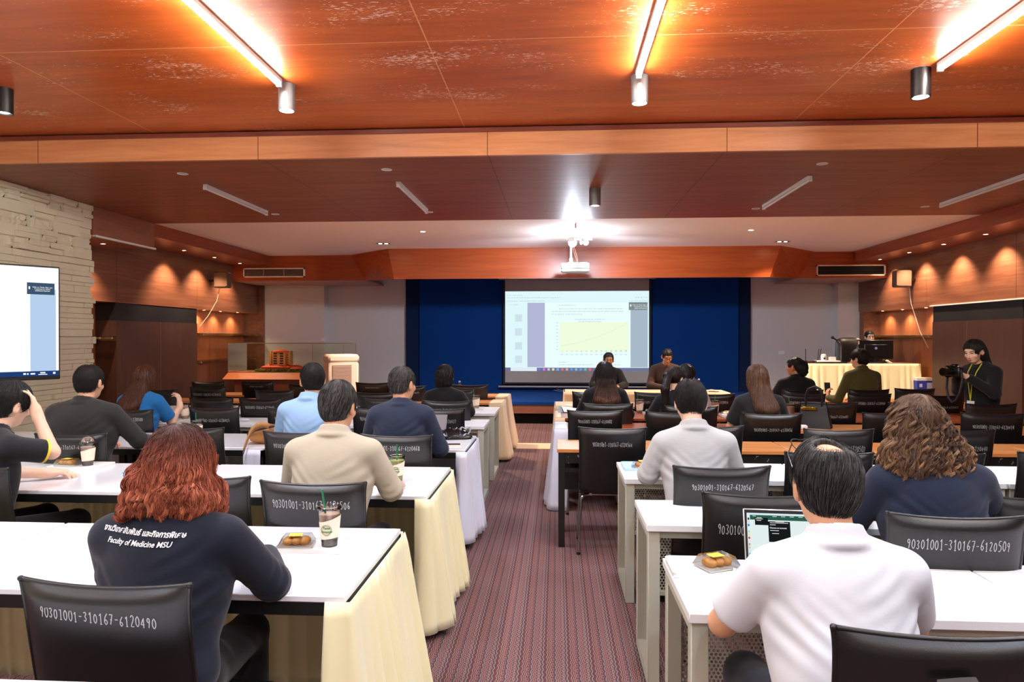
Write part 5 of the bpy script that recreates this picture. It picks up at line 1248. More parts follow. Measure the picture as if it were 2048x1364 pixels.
def strands(F, P0, L, nseg, rr, r0, curl=(0, .03), down=(0, 0, -1), lift=.004, seed=0, swirl=None, stiff=.55):
    """strands of hair that follow the surface of the hair volume; returns centre lines n x (nseg+1) x 3"""
    n = len(P0); p = P0-F.grad(P0)*F.at(P0)[:, None]; h = rr.uniform(-.003, lift, n); out = [p+F.grad(p)*h[:, None]]
    Ls = L*rr.uniform(.6, 1.15, n); st = (Ls/nseg)[:, None]; t = None; ph = rr.uniform(0, 6.28, n); dn = np.array(down, float)
    ph = ph*.35+np.sin(P0[:, 0]*38+P0[:, 2]*21)*2.6+np.sin(P0[:, 1]*33)*1.5
    fr = 6.283/curl[1]*(1+.25*np.sin(P0[:, 0]*21+P0[:, 1]*17)); S = 0; P = p
    for k in range(nseg):
        g = F.grad(P); d = dn[None]+0*P
        if swirl is not None: d = swirl(P)
        d = d-g*(d*g).sum(1)[:, None]; nd = np.linalg.norm(d, axis=1)[:, None]; d = d/(nd+.15)
        if t is None: t = d
        t = t*stiff+d*(1-stiff); t /= np.linalg.norm(t, axis=1)[:, None]+1e-9
        P = P+t*st; g = F.grad(P); P = P-g*F.at(P)[:, None]; S = S+st[:, 0]
        side = np.cross(t, g); amp = curl[0]*np.minimum(1, S/.06)
        out.append(P+g*(h+amp*.6*np.cos(fr*S+ph))[:, None]+side*(amp*np.sin(fr*S+ph))[:, None])
    return np.stack(out, 1)
def tubes(C, r0, taper=.35):
    """three-sided tubes round centre lines"""
    n, m, _ = C.shape; T = np.gradient(C, axis=1); T /= np.linalg.norm(T, axis=2, keepdims=True)+1e-9
    a = np.cross(T, np.array([.3, .5, .81])); a /= np.linalg.norm(a, axis=2, keepdims=True)+1e-9; b = np.cross(T, a)
    s = np.linspace(0, 1, m); w = r0*np.minimum(1, np.minimum(s*6+.35, (1-s)*3+taper*.4))[None, :, None]
    V = np.stack([C+w*(a*math.cos(q)+b*math.sin(q)) for q in (0, 2.094, 4.189)], 2)
    i = np.arange(n*m*3).reshape(n, m, 3); F = []
    for k in range(3):
        k2 = (k+1) % 3; F.append(np.stack([i[:, :-1, k], i[:, 1:, k], i[:, 1:, k2], i[:, :-1, k2]], 3-1+0).reshape(-1, 4) if False else np.stack([i[:, :-1, k].ravel(), i[:, 1:, k].ravel(), i[:, 1:, k2].ravel(), i[:, :-1, k2].ravel()], 1))
    return V.reshape(-1, 3), np.vstack(F)
def hairmesh(F, hm, parent, nst, L, nseg, r0, curl=(0, .05), lift=.004, seed=0, swirl=None, tone=None, keep=None, stiff=.55, name='hair', zfrac=None):
    V, Q = F.skin(); rr = np.random.RandomState(seed); base = np.zeros((len(V), 3)); base[:, 0] = .25+.15*np.sin(V[:, 0]*190+4*np.sin(V[:, 2]*40)); base[:, 2] = 1
    tf = tone or (lambda P: np.stack([0*P[:, 0], 0*P[:, 0]+1], 1))
    base[:, 1:] = tf(V)*[.6, 1]
    Vs, Fs, As = [V], [Q], [base]; off = len(V)
    if nst:
        ok = np.arange(len(V)) if keep is None else np.flatnonzero(keep(V)); P0 = V[rr.choice(ok, nst)]+rr.normal(0, F.res*.4, (nst, 3))
        C = strands(F, P0, L, nseg, rr, r0, curl, lift=lift, swirl=swirl, stiff=stiff); TV, TF = tubes(C, r0)
        tn = np.zeros((len(TV), 3)); tn[:, 0] = np.repeat(rr.uniform(0, 1, nst)**1.5, (nseg+1)*3); q = tf(TV); hl = np.repeat((rr.uniform(0, 1, nst) < .5)*rr.uniform(.2, 1, nst), (nseg+1)*3)
        tn[:, 1] = q[:, 0]*hl; tn[:, 2] = q[:, 1]; Vs.append(TV); Fs.append(TF+off); As.append(tn)
    me = rawmesh(name, np.vstack(Vs), np.vstack(Fs), hm, np.clip(np.vstack(As), 0, 1))
    o = bpy.data.objects.new(name, me); COL.objects.link(o); o.parent = parent; return o
def locks(F, hm, parent, ng, per, L, nseg, r0, curl, seed, tone, rl=.007, keep=None):
    """curled locks: guide curves over the hair volume, each carrying a bundle of strands"""
    V, _ = F.skin(); rr = np.random.RandomState(seed); ok = np.arange(len(V)) if keep is None else np.flatnonzero(keep(V))
    G = strands(F, V[rr.choice(ok, ng)], L, nseg, rr, r0, curl, lift=.012, stiff=.5); m = nseg+1
    a = rr.uniform(0, 6.28, (ng, per)); q = rl*np.sqrt(rr.uniform(0, 1, (ng, per))); T = np.gradient(G, axis=1); T /= np.linalg.norm(T, axis=2, keepdims=True)+1e-9
    u = np.cross(T, PIN([.2, .9, .3])); u /= np.linalg.norm(u, axis=2, keepdims=True)+1e-9; w = np.cross(T, u); s = np.linspace(0, 1, m); wd = (.55+.6*np.sin(s*3.1))*(1-.55*s**3)
    C = G[:, None]+(u[:, None]*(np.cos(a)*q)[:, :, None, None]+w[:, None]*(np.sin(a)*q)[:, :, None, None])*wd[None, None, :, None]
    C = C.reshape(ng*per, m, 3); TV, TF = tubes(C, r0); t = np.zeros((len(TV), 3)); lc = rr.uniform(0, 1, ng)**1.3; rep = m*3
    t[:, 0] = np.repeat(rr.uniform(0, 1, ng*per)*.6+np.repeat(lc, per)*.4, rep); tt = tone(TV); hl = np.repeat(np.clip(lc*1.3-.15, 0, 1), per)*rr.uniform(.6, 1, ng*per); t[:, 1] = tt[:, 0]*np.repeat(hl, rep); t[:, 2] = tt[:, 1]
    me = rawmesh('hair_locks', TV, TF, hm, np.clip(t, 0, 1)); o = bpy.data.objects.new('hair_locks', me); COL.objects.link(o); o.parent = parent; return o
def part(F, name, m, parent, attr=None):
    V, Q = F.skin(); me = rawmesh(name, V, Q, m); o = bpy.data.objects.new(name, me); COL.objects.link(o); o.parent = parent; return o
PIN = np.array
def person(label, X, Y, top, rz=0, female=False, skin=None, w=None, lean=.06, hyaw=0, hpitch=.15, hroll=0, hair='short', hm=None, topm=None, sleeve='long', style='shirt', collarm=None,
           armL=None, armR=None, res=.010, hres=.006, seat=.46, pants=None, fat=0, shrug=0, stand=False, detail=1, hx=0, glasses=None, tight=1.0, handL=None, handR=None, base=0., neckx=0, cuff=None, grey=0):
    """seated figure facing the stage; arms are (elbow, wrist, hand direction, palm normal)"""
    sk = skin or SK; sw = w or (.168 if female else .19); root = thing('person', label, 'person', (X, Y, base), rad(rz))
    hr = .5 if False else 0; top = top-base
    Rm = RM(rad(hyaw), hpitch, hroll); nz = top-.262-.02*(not female)*0; nb = PIN([neckx, lean, nz])                      # base of neck
    c = PIN([hx+neckx, lean+.045+.045*hpitch/.3, top-.112-.01*hpitch]); hs = .96 if female else 1.0
    hipz = seat+.10 if not stand else .92
    shl = [PIN([-sw+.012, lean+.0, nz-.068+shrug]), PIN([sw-.012, lean+.0, nz-.068+shrug])]
    dz = .80 if not stand else 1.05
    AL = armL or ((-sw-.08, lean+.10, .80), (-.13, lean+.36, .79), (.55, .8, -.05), (0, 0, -1)); AR = armR or ((sw+.08, lean+.10, .80), (.13, lean+.36, .79), (-.55, .8, -.05), (0, 0, -1))
    arms = [[shl[0]]+[PIN(q, dtype=float) for q in AL[:2]], [shl[1]]+[PIN(q, dtype=float) for q in AR[:2]]]
    # --- body: one continuous skin surface
    pts = np.array([a[k] for a in arms for k in range(3)]+[c+PIN([0, 0, .15]), c-PIN([0, .13, 0]), PIN([0, -.1, nz-.32])]); lo = pts.min(0)-.13; hi = pts.max(0)+.13; lo[2] = min(lo[2], nz-.42)
    F = Field(lo, hi, hres if detail else hres*1.5); head(F, c, Rm, s=hs)
    F.cone(nb-PIN([0, 0, .06]), c+Rm@PIN([0, -.022, -.05]), .060 if not female else .052, .05 if not female else .044, .03)
    F.ell((neckx, lean-.01, nz-.17), (sw*.8, .09, .19), .04); F.cone(shl[0]+PIN([.03, 0, -.01]), shl[1]-PIN([.03, 0, .01]), .045, .045, .05)
    bare = {'none': 0, 'short': 1, 'long': 2}[sleeve]
    for i, a in enumerate(arms):
        e, wr_ = a[1], a[2]; F.cone(a[0], e, .042, .036, .02); F.cone(e, wr_, .039, .026, .02)
        A = (AL, AR)[i]; hp = (handL, handR)[i] or {}
        hand(F, wr_, A[2], A[3], s=(1 if i == 0 else -1)*hp.get('flip', 1), curl=hp.get('curl', .55), thumb=hp.get('thumb', .6), scale=.92 if female else 1.02)
    part(F, 'body', sk, root)
    # --- face details
    T = lambda p: c+Rm@(PIN(p)*hs)
    eb = MB(); ey = MB(); lp = MB()
    for q in (-1, 1):
        eb.tube([T((q*.016, .0945, .028)), T((q*.032, .0915, .033)), T((q*.047, .08, .029))], .0032, 6)
        ey.sph(T((q*.031, .077, .009)), .0125*hs, 8); eb.tube([T((q*.018, .091, .010)), T((q*.031, .0925, .0145)), T((q*.044, .084, .009))], .0022, 5)
    lp.tube([T((-.021, .089, -.0615)), T((-.008, .0985, -.060)), T((.008, .0985, -.060)), T((.021, .089, -.0615))], (.002, .0042, .0042, .002), 6).tube([T((-.017, .09, -.066)), T((0, .0985, -.0685)), T((.017, .09, -.066))], (.002, .0048, .002), 6)
    eb.build('eyebrow', HB, root); ey.build('eye', FM['eye'], root); lp.build('lips', FM['lips'], root)
    ir = MB()
    for q in (-1, 1): ir.sph(T((q*.031, .0862, .0075)), .0055*hs, 6)
    ir.build('iris', FM['iris'], root)
    # --- top garment
    g = 1+fat; pad = .012 if style == 'shirt' else .02
    pts = np.array([a[k] for a in arms for k in range(3)]+[PIN([0, -.2, hipz-.05]), PIN([0, .2, nz+.08])]); lo = pts.min(0)-.14; hi = pts.max(0)+.14; lo[2] = hipz-.1
    F = Field(lo, hi, res); tw = sw*g
    F.ell((neckx*.8, lean-.01, nz-.20), (tw*.93+pad, .118*g+pad*.5, .23), .04); F.ell((neckx*.3, lean*.45-.005, hipz+.13), (tw*.82*(.88 if female else 1)*tight+pad, .125*g, .2), .06)
    F.ell((0, 0, hipz+.03), (tw*.88+pad, .13*g, .12), .05)
    F.cone(shl[0]+PIN([.02, 0, 0]), shl[1]-PIN([.02, 0, 0]), .058+pad*.5, .058+pad*.5, .05)
    for s_ in (0, 1):
        sg = -1 if s_ == 0 else 1; F.cone(nb+PIN([sg*.03, -.005, .004]), shl[s_]+PIN([-sg*.02, 0, .006]), .046, .05+pad*.5, .04)
        a = arms[s_]; ru = .058+pad*.55+.006*fat
        if sleeve == 'long':
            F.cone(a[0], a[1], ru, .05+pad*.4, .012); F.cone(a[1], a[2]-(a[2]-a[1])*.04, .05+pad*.4, .035+pad*.4, .02)
            F.wr(a[1], a[2]-a[0], .004, .035, .11)
        elif sleeve == 'short':
            m_ = a[0]+(a[1]-a[0])*.72; F.cone(a[0], m_, ru, .058+pad*.5, .014)
            d_ = (a[1]-a[0])/np.linalg.norm(a[1]-a[0]); q = m_+d_*.02; sl, x, y, z = F._sub(m_-.12, m_+.12, 0); t_ = (x-q[0])*d_[0]+(y-q[1])*d_[1]+(z-q[2])*d_[2]
            rad_ = np.sqrt(np.maximum((x-q[0])**2+(y-q[1])**2+(z-q[2])**2-t_**2, 0)); cutm = (t_ > 0) & (rad_ < .085); F.D[sl] = np.where(cutm, np.maximum(F.D[sl], t_), F.D[sl]).astype(np.float32)
        F.wr(a[0]+PIN([-sg*.035, -.06, -.13]), PIN([-sg*.8, 0, 1]), .005, .055, .12)
    F.noise(.0016, 11, seed=X*3+Y, st=(1.3, 1, .8)); F.wr(PIN([neckx*.5+.05, lean-.1, hipz+.12]), PIN([.5, 0, 1]), .0035, .09, .17)
    for sg, zz in ((-1, .30), (1, .24), (1, .40)): F.wr(PIN([neckx*.5+sg*sw*.55, lean*.5-.10, hipz+zz]), PIN([-sg*.7, 0, 1]), .0028, .048, .13)
    # neck opening
    F.cone(nb+PIN([0, .03, -.02]), nb+PIN([0, .045, .12]), .058, .07, .01, sub=True)
    if style in ('shirt', 'jacket'):
        r_ = .067 if not female else .06; up = .062 if style == 'shirt' else .050; kk = 34
        for i in range(kk):
            a0, a1 = [math.pi*(-.5)+2*math.pi*(i+j)/kk for j in (0, 1)]
            for rr_, zz, th in ((r_-.004, up+.010, .006), (r_+.001, up-.004, .007), (r_+.006, up-.018, .008), (r_+.016, up-.034, .011)):
                f = lambda a_: nb+PIN([rr_*math.cos(a_), .012+rr_*.95*math.sin(a_), zz-.020*(1+math.sin(a_))])
                F.cone(f(a0), f(a1), th, th, .009)
    F0 = F
    part(F, 'jacket' if style == 'jacket' else 'shirt' if style == 'shirt' else 'blouse', topm, root)
    if cuff is not None:
        for a in ([arms[1]] if cuff[0] == 'R' else arms):
            d_ = (a[1]-a[0])/np.linalg.norm(a[1]-a[0]); m_ = a[0]+(a[1]-a[0])*.72+d_*.018; q = [m_-d_*.012, m_+d_*.002]; MB().tube(q, .066, 24, cap=False).build('cuff_trim', cuff[1], root)
    # --- trousers and shoes
    if not stand:
        F = Field((-.32, -.22, 0), (.32, .72, hipz+.1), .014); F.ell((0, .02, seat+.085), (sw*.95*g, .15*g, .1), .04)
        for sg in (-1, 1):
            kx = sg*(.10+.05*(not female)); kz = seat+.07; F.cone((sg*.085, .04, seat+.075), (kx, .44, kz), .085*g, .062, .03); F.cone((kx, .44, kz), (kx, .47, .09), .064, .052, .02)
        F.D -= .004; part(F, 'trousers', pants or FM['black'], root)
        sh = MB()
        for sg in (-1, 1):
            kx = sg*(.10+.05*(not female)); sh.sph((kx, .53, .045), (.045, .12, .044), 8).box(kx-.04, kx+.04, .44, .63, .0, .02)
        sh.build('shoes', M['plb'], root)
    return dict(F=F0, root=root, c=c, Rm=Rm, nb=nb, hs=hs, sw=sw, arms=arms, nz=nz, lean=lean, T=T)
FM = dict(eye=mat('eye_white', (220, 214, 208), .3), iris=mat('iris_dark', (30, 18, 14), .2), lips=mat('lip_colour', (176, 88, 78), .5), black=cloth('black_trousers', (16, 16, 18)))
def capfield(p, res=.006, t=.011, ext=None, side=None):
    c, Rm, hs = p['c'], p['Rm'], p['hs']; lo = c-.17; hi = c+.17
    if ext is not None: lo = np.minimum(lo, PIN(ext[0])); hi = np.maximum(hi, PIN(ext[1]))
    F = Field(lo, hi, res); F.ell(p['T']((0, -.014, .030)), PIN((.077+(t if side is None else side), .092+t, .088+t))*hs, .01, Rm); return F
def hair_short(p, hm, nst=2500, L=.035, r0=.0009, t=.010, low=-.035, bald=None, seed=0, res=.005, curl=(.0015, .04), tone=None, fade=True, lift=.009):
    T = p['T']; Rm = p['Rm']; c = p['c']; F = capfield(p, res, t, side=t*.45)
    F.ell(T((0, -.045, -.018)), PIN((.063, .050+t*.4, .066))*p['hs'], .02, Rm)
    n = Rm@PIN([0, .72, -.69]); F.cut(n, n@T((0, .052, .0)))        # face side: forehead slopes back to the ears
    n = Rm@PIN([0, .35, -.94]); F.cut(n, n@T((0, -.06, low-.035)))
    for q in (-1, 1): F.ell(T((q*.088, .010, -.028)), PIN((.032, .034, .040))*p['hs'], .006, Rm, True)
    if bald: F.ell(T(bald[0]), PIN(bald[1]), .012, Rm, True)
    cr = T((0, -.03, .12))
    def loc(P): return (P-c)@Rm/p['hs']
    def keep(P):
        q = loc(P); k = (q[:, 2]-.35/.94*q[:, 1]*0 > low-.02) & (q[:, 2]-q[:, 1]*1.04 > -.045)
        k &= ((np.abs(q[:, 0])-.088)/.036)**2+((q[:, 1]-.01)/.04)**2+((q[:, 2]+.022)/.05)**2 > 1
        if bald: k &= (((q-PIN(bald[0]))/(PIN(bald[1])*1.0))**2).sum(1) > 1.0
        return k
    def sw_(P):
        d = P-cr; d = d+np.cross(d, PIN([0, 0, 1.]))*.35; d[:, 2] -= .06; return d/(np.linalg.norm(d, axis=1)[:, None]+1e-6)
    return hairmesh(F, hm, p['root'], nst, L, 5, r0, curl, lift, seed, swirl=sw_, tone=tone, stiff=.4, keep=keep)
def glasses_on(p, dz=0, m='plb', lens=True):
    T = p['T']; t = p['root']; b = MB()
    for q in (-1, 1):
        b.tube([T((q*.032+.024*math.cos(a), .104+.002*math.cos(a), .006+dz+.019*math.sin(a))) for a in np.linspace(0, 6.28, 17)], .0013, 6, cap=False)
        b.tube([T((q*.056, .102, .012+dz)), T((q*.078, .08, .012+dz)), T((q*.083, .01, .01+dz)), T((q*.083, -.02, -.004+dz))], .0016, 6)
    b.tube([T((-.009, .106, .01+dz)), T((.009, .106, .01+dz))], .0013, 6); b.build('glasses', M[m], t)
def onback(p, txt, size, x, z, m, slope=0, shear=.12, bold=.0004, name='lettering', off=.0022):
    """lettering laid on the back of a garment"""
    me, V = textmesh(txt, size, shear, .0003, 1, bold); W = np.zeros_like(V); W[:, 0] = V[:, 0]+x; W[:, 2] = V[:, 1]+z+slope*V[:, 0]
    y = np.full(len(V), -.33); F = p['F']
    for _ in range(60):
        y = y+np.clip(F.at(np.stack([W[:, 0], y, W[:, 2]], 1)), -.02, .02)*.8
    W[:, 1] = y-off-V[:, 2]; me.vertices.foreach_set('co', W.astype(np.float32).ravel()); me.update(); me.materials.append(m)
    o = bpy.data.objects.new(name, me); COL.objects.link(o); o.parent = p['root']; return o
NAVY = cloth('navy_suit_wool', (20, 26, 41)); NAVY2 = cloth('navy_jersey', (25, 34, 54)); BLK = cloth('black_wool', (18, 18, 21)); CHAR = cloth('charcoal_suit', (38, 38, 38))
thread = mat('white_thread', (236, 236, 236), .7)
down = lambda P: np.tile([[0, 0, -1.]], (len(P), 1))
def lower(P, z0, z1): return np.clip((z0-P[:, 2])/(z0-z1), 0, 1)
# 1 ---- red-haired woman in the navy staff jacket
p = person('person with wavy red shoulder-length hair in navy jacket lettered Faculty of Medicine MSU', -1.215, 2.015, 1.30, female=True, w=.196, lean=.09, hpitch=.2, topm=NAVY, style='jacket', res=.0075,
           armR=((.275, .22, .79), (.14, .50, .79), (-.6, .8, -.05), (0, 0, -1)), armL=((-.27, .24, .80), (-.12, .5, .79), (.55, .8, -.05), (0, 0, -1)), fat=.04)
RED = hairmat('red_dyed_hair', (120, 50, 32), (186, 98, 68), (216, 134, 96), .5, root=(56, 30, 26))
T = p['T']; F = capfield(p, .006, .022, ((-.26, -.20, .95), (.26, .2, 1.45)))
F.ell(T((0, -.04, -.02)), (.105, .085, .09), .04); F.ell(T((0, -.055, -.085)), (.125, .08, .075), .04); F.ell(T((-.075, -.05, -.135)), (.07, .07, .05), .03); F.ell(T((.075, -.05, -.13)), (.07, .07, .055), .03)
F.ell(T((-.10, .01, -.11)), (.045, .07, .07), .03); F.ell(T((.10, .01, -.11)), (.045, .07, .07), .03)
for k_ in range(26): F.ell(T((R.uniform(-.12, .12), R.uniform(-.13, -.09), R.uniform(-.165, -.03))), (.026, .018, .016), .018)
F.ell(T((0, .14, -.05)), (.07, .08, .13), .02, None, True); F.noise(.004, 34, 2, (1, 1, .6))
ct = T((0, 0, .09))[2]
rt = lambda P: np.stack([np.clip(lower(P, ct, ct-.22)*.9, 0, 1), lower(P, ct+.045, ct-.09)], 1)
hairmesh(F, RED, p['root'], 5500, .12, 12, .0009, (.005, .06), .006, 3, tone=rt, stiff=.5)
locks(F, RED, p['root'], 260, 26, .10, 14, .0009, (.010, .055), 31, rt, .008, keep=lambda V: V[:, 2] < ct-.05)
onback(p, 'งานวิเทศสัมพันธ์ และกิจการพิเศษ', .0205, -.032, 1.005, thread, slope=-.05, bold=.0006)
onback(p, 'Faculty of Medicine MSU', .0212, -.037, .977, thread, slope=-.03, shear=.25)
# 2 ---- person in black polo at the left edge
p = person('person in black polo with yellow sleeve trim, hand raised to the forehead, left edge', -3.09, 3.52, 1.338, rz=-22, lean=.07, hpitch=.3, hroll=.1, hyaw=4, topm=cloth('black_pique', (24, 27, 32)), sleeve='short',
           armR=((.20, .27, .96), (.115, .24, 1.17), (-.35, -.05, .9), (-.4, -.8, 0)), armL=((-.24, .2, .82), (-.1, .42, .79), (.6, .8, 0), (0, 0, -1)), cuff=('R', M['yel']), skin=SKF, hres=.005, handR=dict(curl=.35, thumb=.5))
hair_short(p, HG, 5000, .06, .0008, .016, low=-.07, seed=5, res=.005, lift=.012)
# 3 ---- dark suit
p = person('person in dark charcoal suit with short black hair seated on the left', -3.40, 4.70, 1.378, lean=.1, w=.225, hpitch=.12, topm=CHAR, style='jacket', fat=.12, res=.0095,
           armR=((.34, .22, .84), (.25, .5, .80), (0, 1, 0), (0, 0, -1)), armL=((-.30, .2, .82), (-.1, .42, .79), (.6, .8, 0), (0, 0, -1)))
hair_short(p, HB, 3500, .04, .0008, .013, seed=6)
tag(MB().box(-.03, .03, -.05, .05, 0, .06, bev=.012).build('paper_tissue', M['paper'], loc=(-3.13, 5.26, .752)), 'white tissue in the hand of the person in dark suit', 'tissue')
# 4 ---- woman in bright blue
p = person('person with long brown hair in a bright blue short-sleeved top', -3.895, 6.20, 1.32, female=True, lean=.09, hpitch=.15, hyaw=8, topm=cloth('blue_knit', (30, 104, 170)), style='blouse', sleeve='short', skin=SKF,
           armR=((.22, .22, .79), (.26, .30, .93), (-.2, .2, .9), (-.9, 0, 0)), armL=((-.22, .2, .80), (-.1, .42, .79), (.6, .8, 0), (0, 0, -1)), res=.01)
def longhair(p, hm, zend, wid, n=3500, curl=(.003, .09), r0=.0009, dx=0, seed=1, L=.26, tone=None, res=.008, back=.15, wtop=None):
    T = p['T']; c = p['c']; lo = PIN([c[0]-.26, c[1]-.38, zend-.06]); F = capfield(p, res, .016, (lo, c+.16))
    F.ell(T((0, -.05, -.03)), (.088, .07, .10), .03)
    a = T((0, -.055, -.06)); b = PIN([c[0]+dx, a[1]-back, zend+.03]); w0 = wtop or .07
    for q in (-1, 0, 1): F.cone(a+PIN([q*w0*.55, .01*abs(q), 0]), b+PIN([q*wid*.6, .02*abs(q), (.02*abs(q))]), .05, .038+wid*.15, .03)
    F.ell(T((0, .135, -.06)), (.066, .08, .13), .02, None, True); F.noise(.003, 40, seed, (1, .6, .15))
    hairmesh(F, hm, p['root'], n, L, 10, r0, curl, .006, seed, tone=tone, stiff=.5)
longhair(p, hairmat('chestnut_hair', (48, 24, 14), (120, 70, 38), (150, 92, 54), .32), .90, .09, dx=-.05, seed=9)
tag(MB().sph((0, 0, 0), (.02, .012, .035), 6).build('paper_tissue', M['paper'], loc=(-3.665, 6.54, 1.0)), 'white tissue held up by the person in bright blue', 'tissue')
# 5 ---- pale blue shirt
p = person('person in pale blue shirt and glasses, head turned left', -1.80, 4.87, 1.39, lean=.10, hyaw=24, hpitch=.12, topm=cloth('pale_blue_cotton', (150, 188, 232), bump=.08), w=.185, res=.009)
hair_short(p, HB, 3500, .04, .0008, .012, seed=8, tone=None); glasses_on(p)
# 6 ---- beige shirt
p = person('person in beige collared shirt with greying hair, beside the matcha drink', -1.10, 3.255, 1.361, lean=.12, hyaw=-12, hpitch=.2, topm=cloth('beige_twill', (186, 178, 158), bump=.1), w=.195, res=.0075, skin=SK, fat=.05,
           armR=((.27, .20, .83), (.2, .50, .80), (-.3, .9, 0), (0, 0, -1)), armL=((-.26, .24, .82), (-.1, .48, .79), (.6, .8, 0), (0, 0, -1)))
hair_short(p, HG, 8000, .045, .0006, .014, seed=10, low=-.045, tone=lambda P: np.stack([0*P[:, 0]+.6, 0*P[:, 0]+1], 1)); glasses_on(p)
# 7 ---- navy jacket, older man
p = person('person in plain navy jacket with thinning grey-black hair, head turned right', -1.10, 4.76, 1.374, lean=.10, hyaw=-28, hpitch=.1, topm=cloth('navy_cotton', (36, 46, 68)), style='jacket', w=.185, res=.009, skin=SK,
           armR=((.27, .18, .80), (.2, .46, .79), (-.3, .9, 0), (0, 0, -1)))
hair_short(p, HG, 3500, .035, .0008, .008, seed=12, low=-.03, tone=lambda P: np.stack([0*P[:, 0]+.5, 0*P[:, 0]+1], 1))
# 8 ---- dark bob
p = person('person with dark chin-length bob and black jacket, far left block', -1.18, 7.22, 1.295, female=True, lean=.08, hyaw=-22, hpitch=.05, topm=BLK, style='jacket', res=.011)
BOB = lambda p, hm, n=1800, w=.09, drop=-.13, seed=2, wid=.035: None
def bob(p, hm, drop=-.13, n=1800, seed=2, fatn=1.0):
    T = p['T']; c = p['c']; F = capfield(p, .008, .016, (c-PIN([.2, .2, .27]), c+.17)); F.ell(T((0, -.04, -.02)), (.095*fatn, .08, .10), .03, p['Rm']); F.ell(T((0, -.04, drop+.04)), (.088*fatn, .07, .055), .04, p['Rm'])
    F.ell(T((0, .13, -.05)), (.062, .08, .13), .02, p['Rm'], True); hairmesh(F, hm, p['root'], n, .14, 8, .0012, (.002, .08), .005, seed, stiff=.5)
bob(p, HB)
# 9 ---- very long straight hair
p = person('person with very long straight dark hair and black jacket, facing the screen', .495, 7.04, 1.334, female=True, lean=.10, hpitch=.12, topm=BLK, style='jacket', res=.01)
longhair(p, hairmat('dark_ombre_hair', (22, 16, 14), (44, 30, 24), (140, 84, 54), .34), .91, .13, n=6500, dx=.01, seed=13, tone=lambda P: np.stack([lower(P, 1.2, 1.0)*.9, 0*P[:, 0]+1], 1))
# 10, 11 ---- two men behind the head table, facing the room
p = person('person in dark blazer and glasses seated before the projection screen, facing the room', .87, 11.83, 1.326, rz=180, lean=.04, hpitch=.1, topm=BLK, style='jacket', res=.012, skin=SKD, armL=None)
hair_short(p, HB, 700, .03, .0015, .012, seed=14, res=.007, low=-.02); glasses_on(p)
p = person('person in brown jacket with bowed head behind the head table, facing the room', 1.81, 11.80, 1.392, rz=184, lean=.06, hpitch=.5, topm=cloth('brown_jacket', (66, 46, 38)), style='jacket', w=.2, fat=.08, res=.012, skin=SKD)
hair_short(p, HB, 700, .03, .0015, .012, seed=15, res=.007, low=-.02); glasses_on(p)
# 12 ---- ponytail
p = person('person with long dark ponytail and black shirt, face turned right', 1.19, 6.86, 1.297, female=True, lean=.08, hyaw=-52, hpitch=.15, topm=cloth('black_tee', (20, 22, 28)), style='blouse', res=.01, skin=SKF)
T = p['T']; c = p['c']; F = capfield(p, .007, .010, ((-.3, -.35, .85), (.2, .2, 1.4))); n = p['Rm']@PIN([0, .75, -.66]); F.cut(n, n@T((0, .05, 0)))
q0 = T((0, -.10, .02)); F.cone(q0, q0+PIN([-.03, -.02, .0]), .035, .035, .02); F.cone(q0+PIN([-.02, -.02, 0]), PIN([-.155, -.14, 1.10]), .032, .036, .02); F.cone(PIN([-.155, -.14, 1.10]), PIN([-.15, -.15, .93]), .036, .02, .02)
for q in (-1, 1): F.ell(T((q*.085, .0, -.03)), (.03, .035, .04), .01, p['Rm'], True)
hairmesh(F, HDB, p['root'], 2600, .2, 9, .0011, (.002, .08), .005, 16, stiff=.5); glasses_on(p)
onback(p, 'กิจการพิเศษ\nof Medicine', .02, .02, .99, thread)
# 13 ---- woman beside her
p = person('person with dark hair and glasses partly hidden beside the ponytail, facing right', 1.49, 7.92, 1.28, female=True, lean=.06, hyaw=-62, hpitch=.3, topm=cloth('pale_top', (214, 204, 200)), style='blouse', res=.012, skin=SKF, w=.155)
bob(p, HDB, -.08, 900, 17); glasses_on(p)
MB().tube([p['T']((.04, -.06, .105)), p['T']((.06, -.04, .10)), p['T']((.07, -.02, .095))], .007, 6).build('hair_clip', M['plw'], p['root'])
# 14 ---- pale grey shirt
p = person('person in pale grey finely striped shirt with white collar, head bowed', .765, 3.80, 1.335, lean=.13, hpitch=.42, topm=cloth('grey_pinstripe', (182, 184, 184), bump=.06, stripes=((170, 172, 174), .007)), w=.185, res=.0075, skin=SKF,
           armL=((-.25, .17, .82), (-.14, .46, .80), (.4, .9, 0), (0, 0, -1)), armR=((.25, .2, .82), (.12, .46, .80), (-.4, .9, 0), (0, 0, -1)))
hair_short(p, HB, 6000, .045, .0008, .015, seed=18, low=-.035, lift=.012)
# 15 ---- long brown hair, black blouse
p = person('person with long light brown hair and black blouse, right of the aisle', 1.80, 6.23, 1.343, female=True, lean=.08, hpitch=.12, hyaw=-6, topm=cloth('black_blouse', (30, 30, 33)), style='blouse', sleeve='short', res=.01,
           armL=((-.23, .16, .79), (-.08, .40, .79), (.6, .8, 0), (0, 0, -1)))
longhair(p, hairmat('light_brown_hair', (70, 48, 36), (134, 98, 74), (160, 116, 88), .36), .93, .085, n=3500, dx=.03, seed=19)
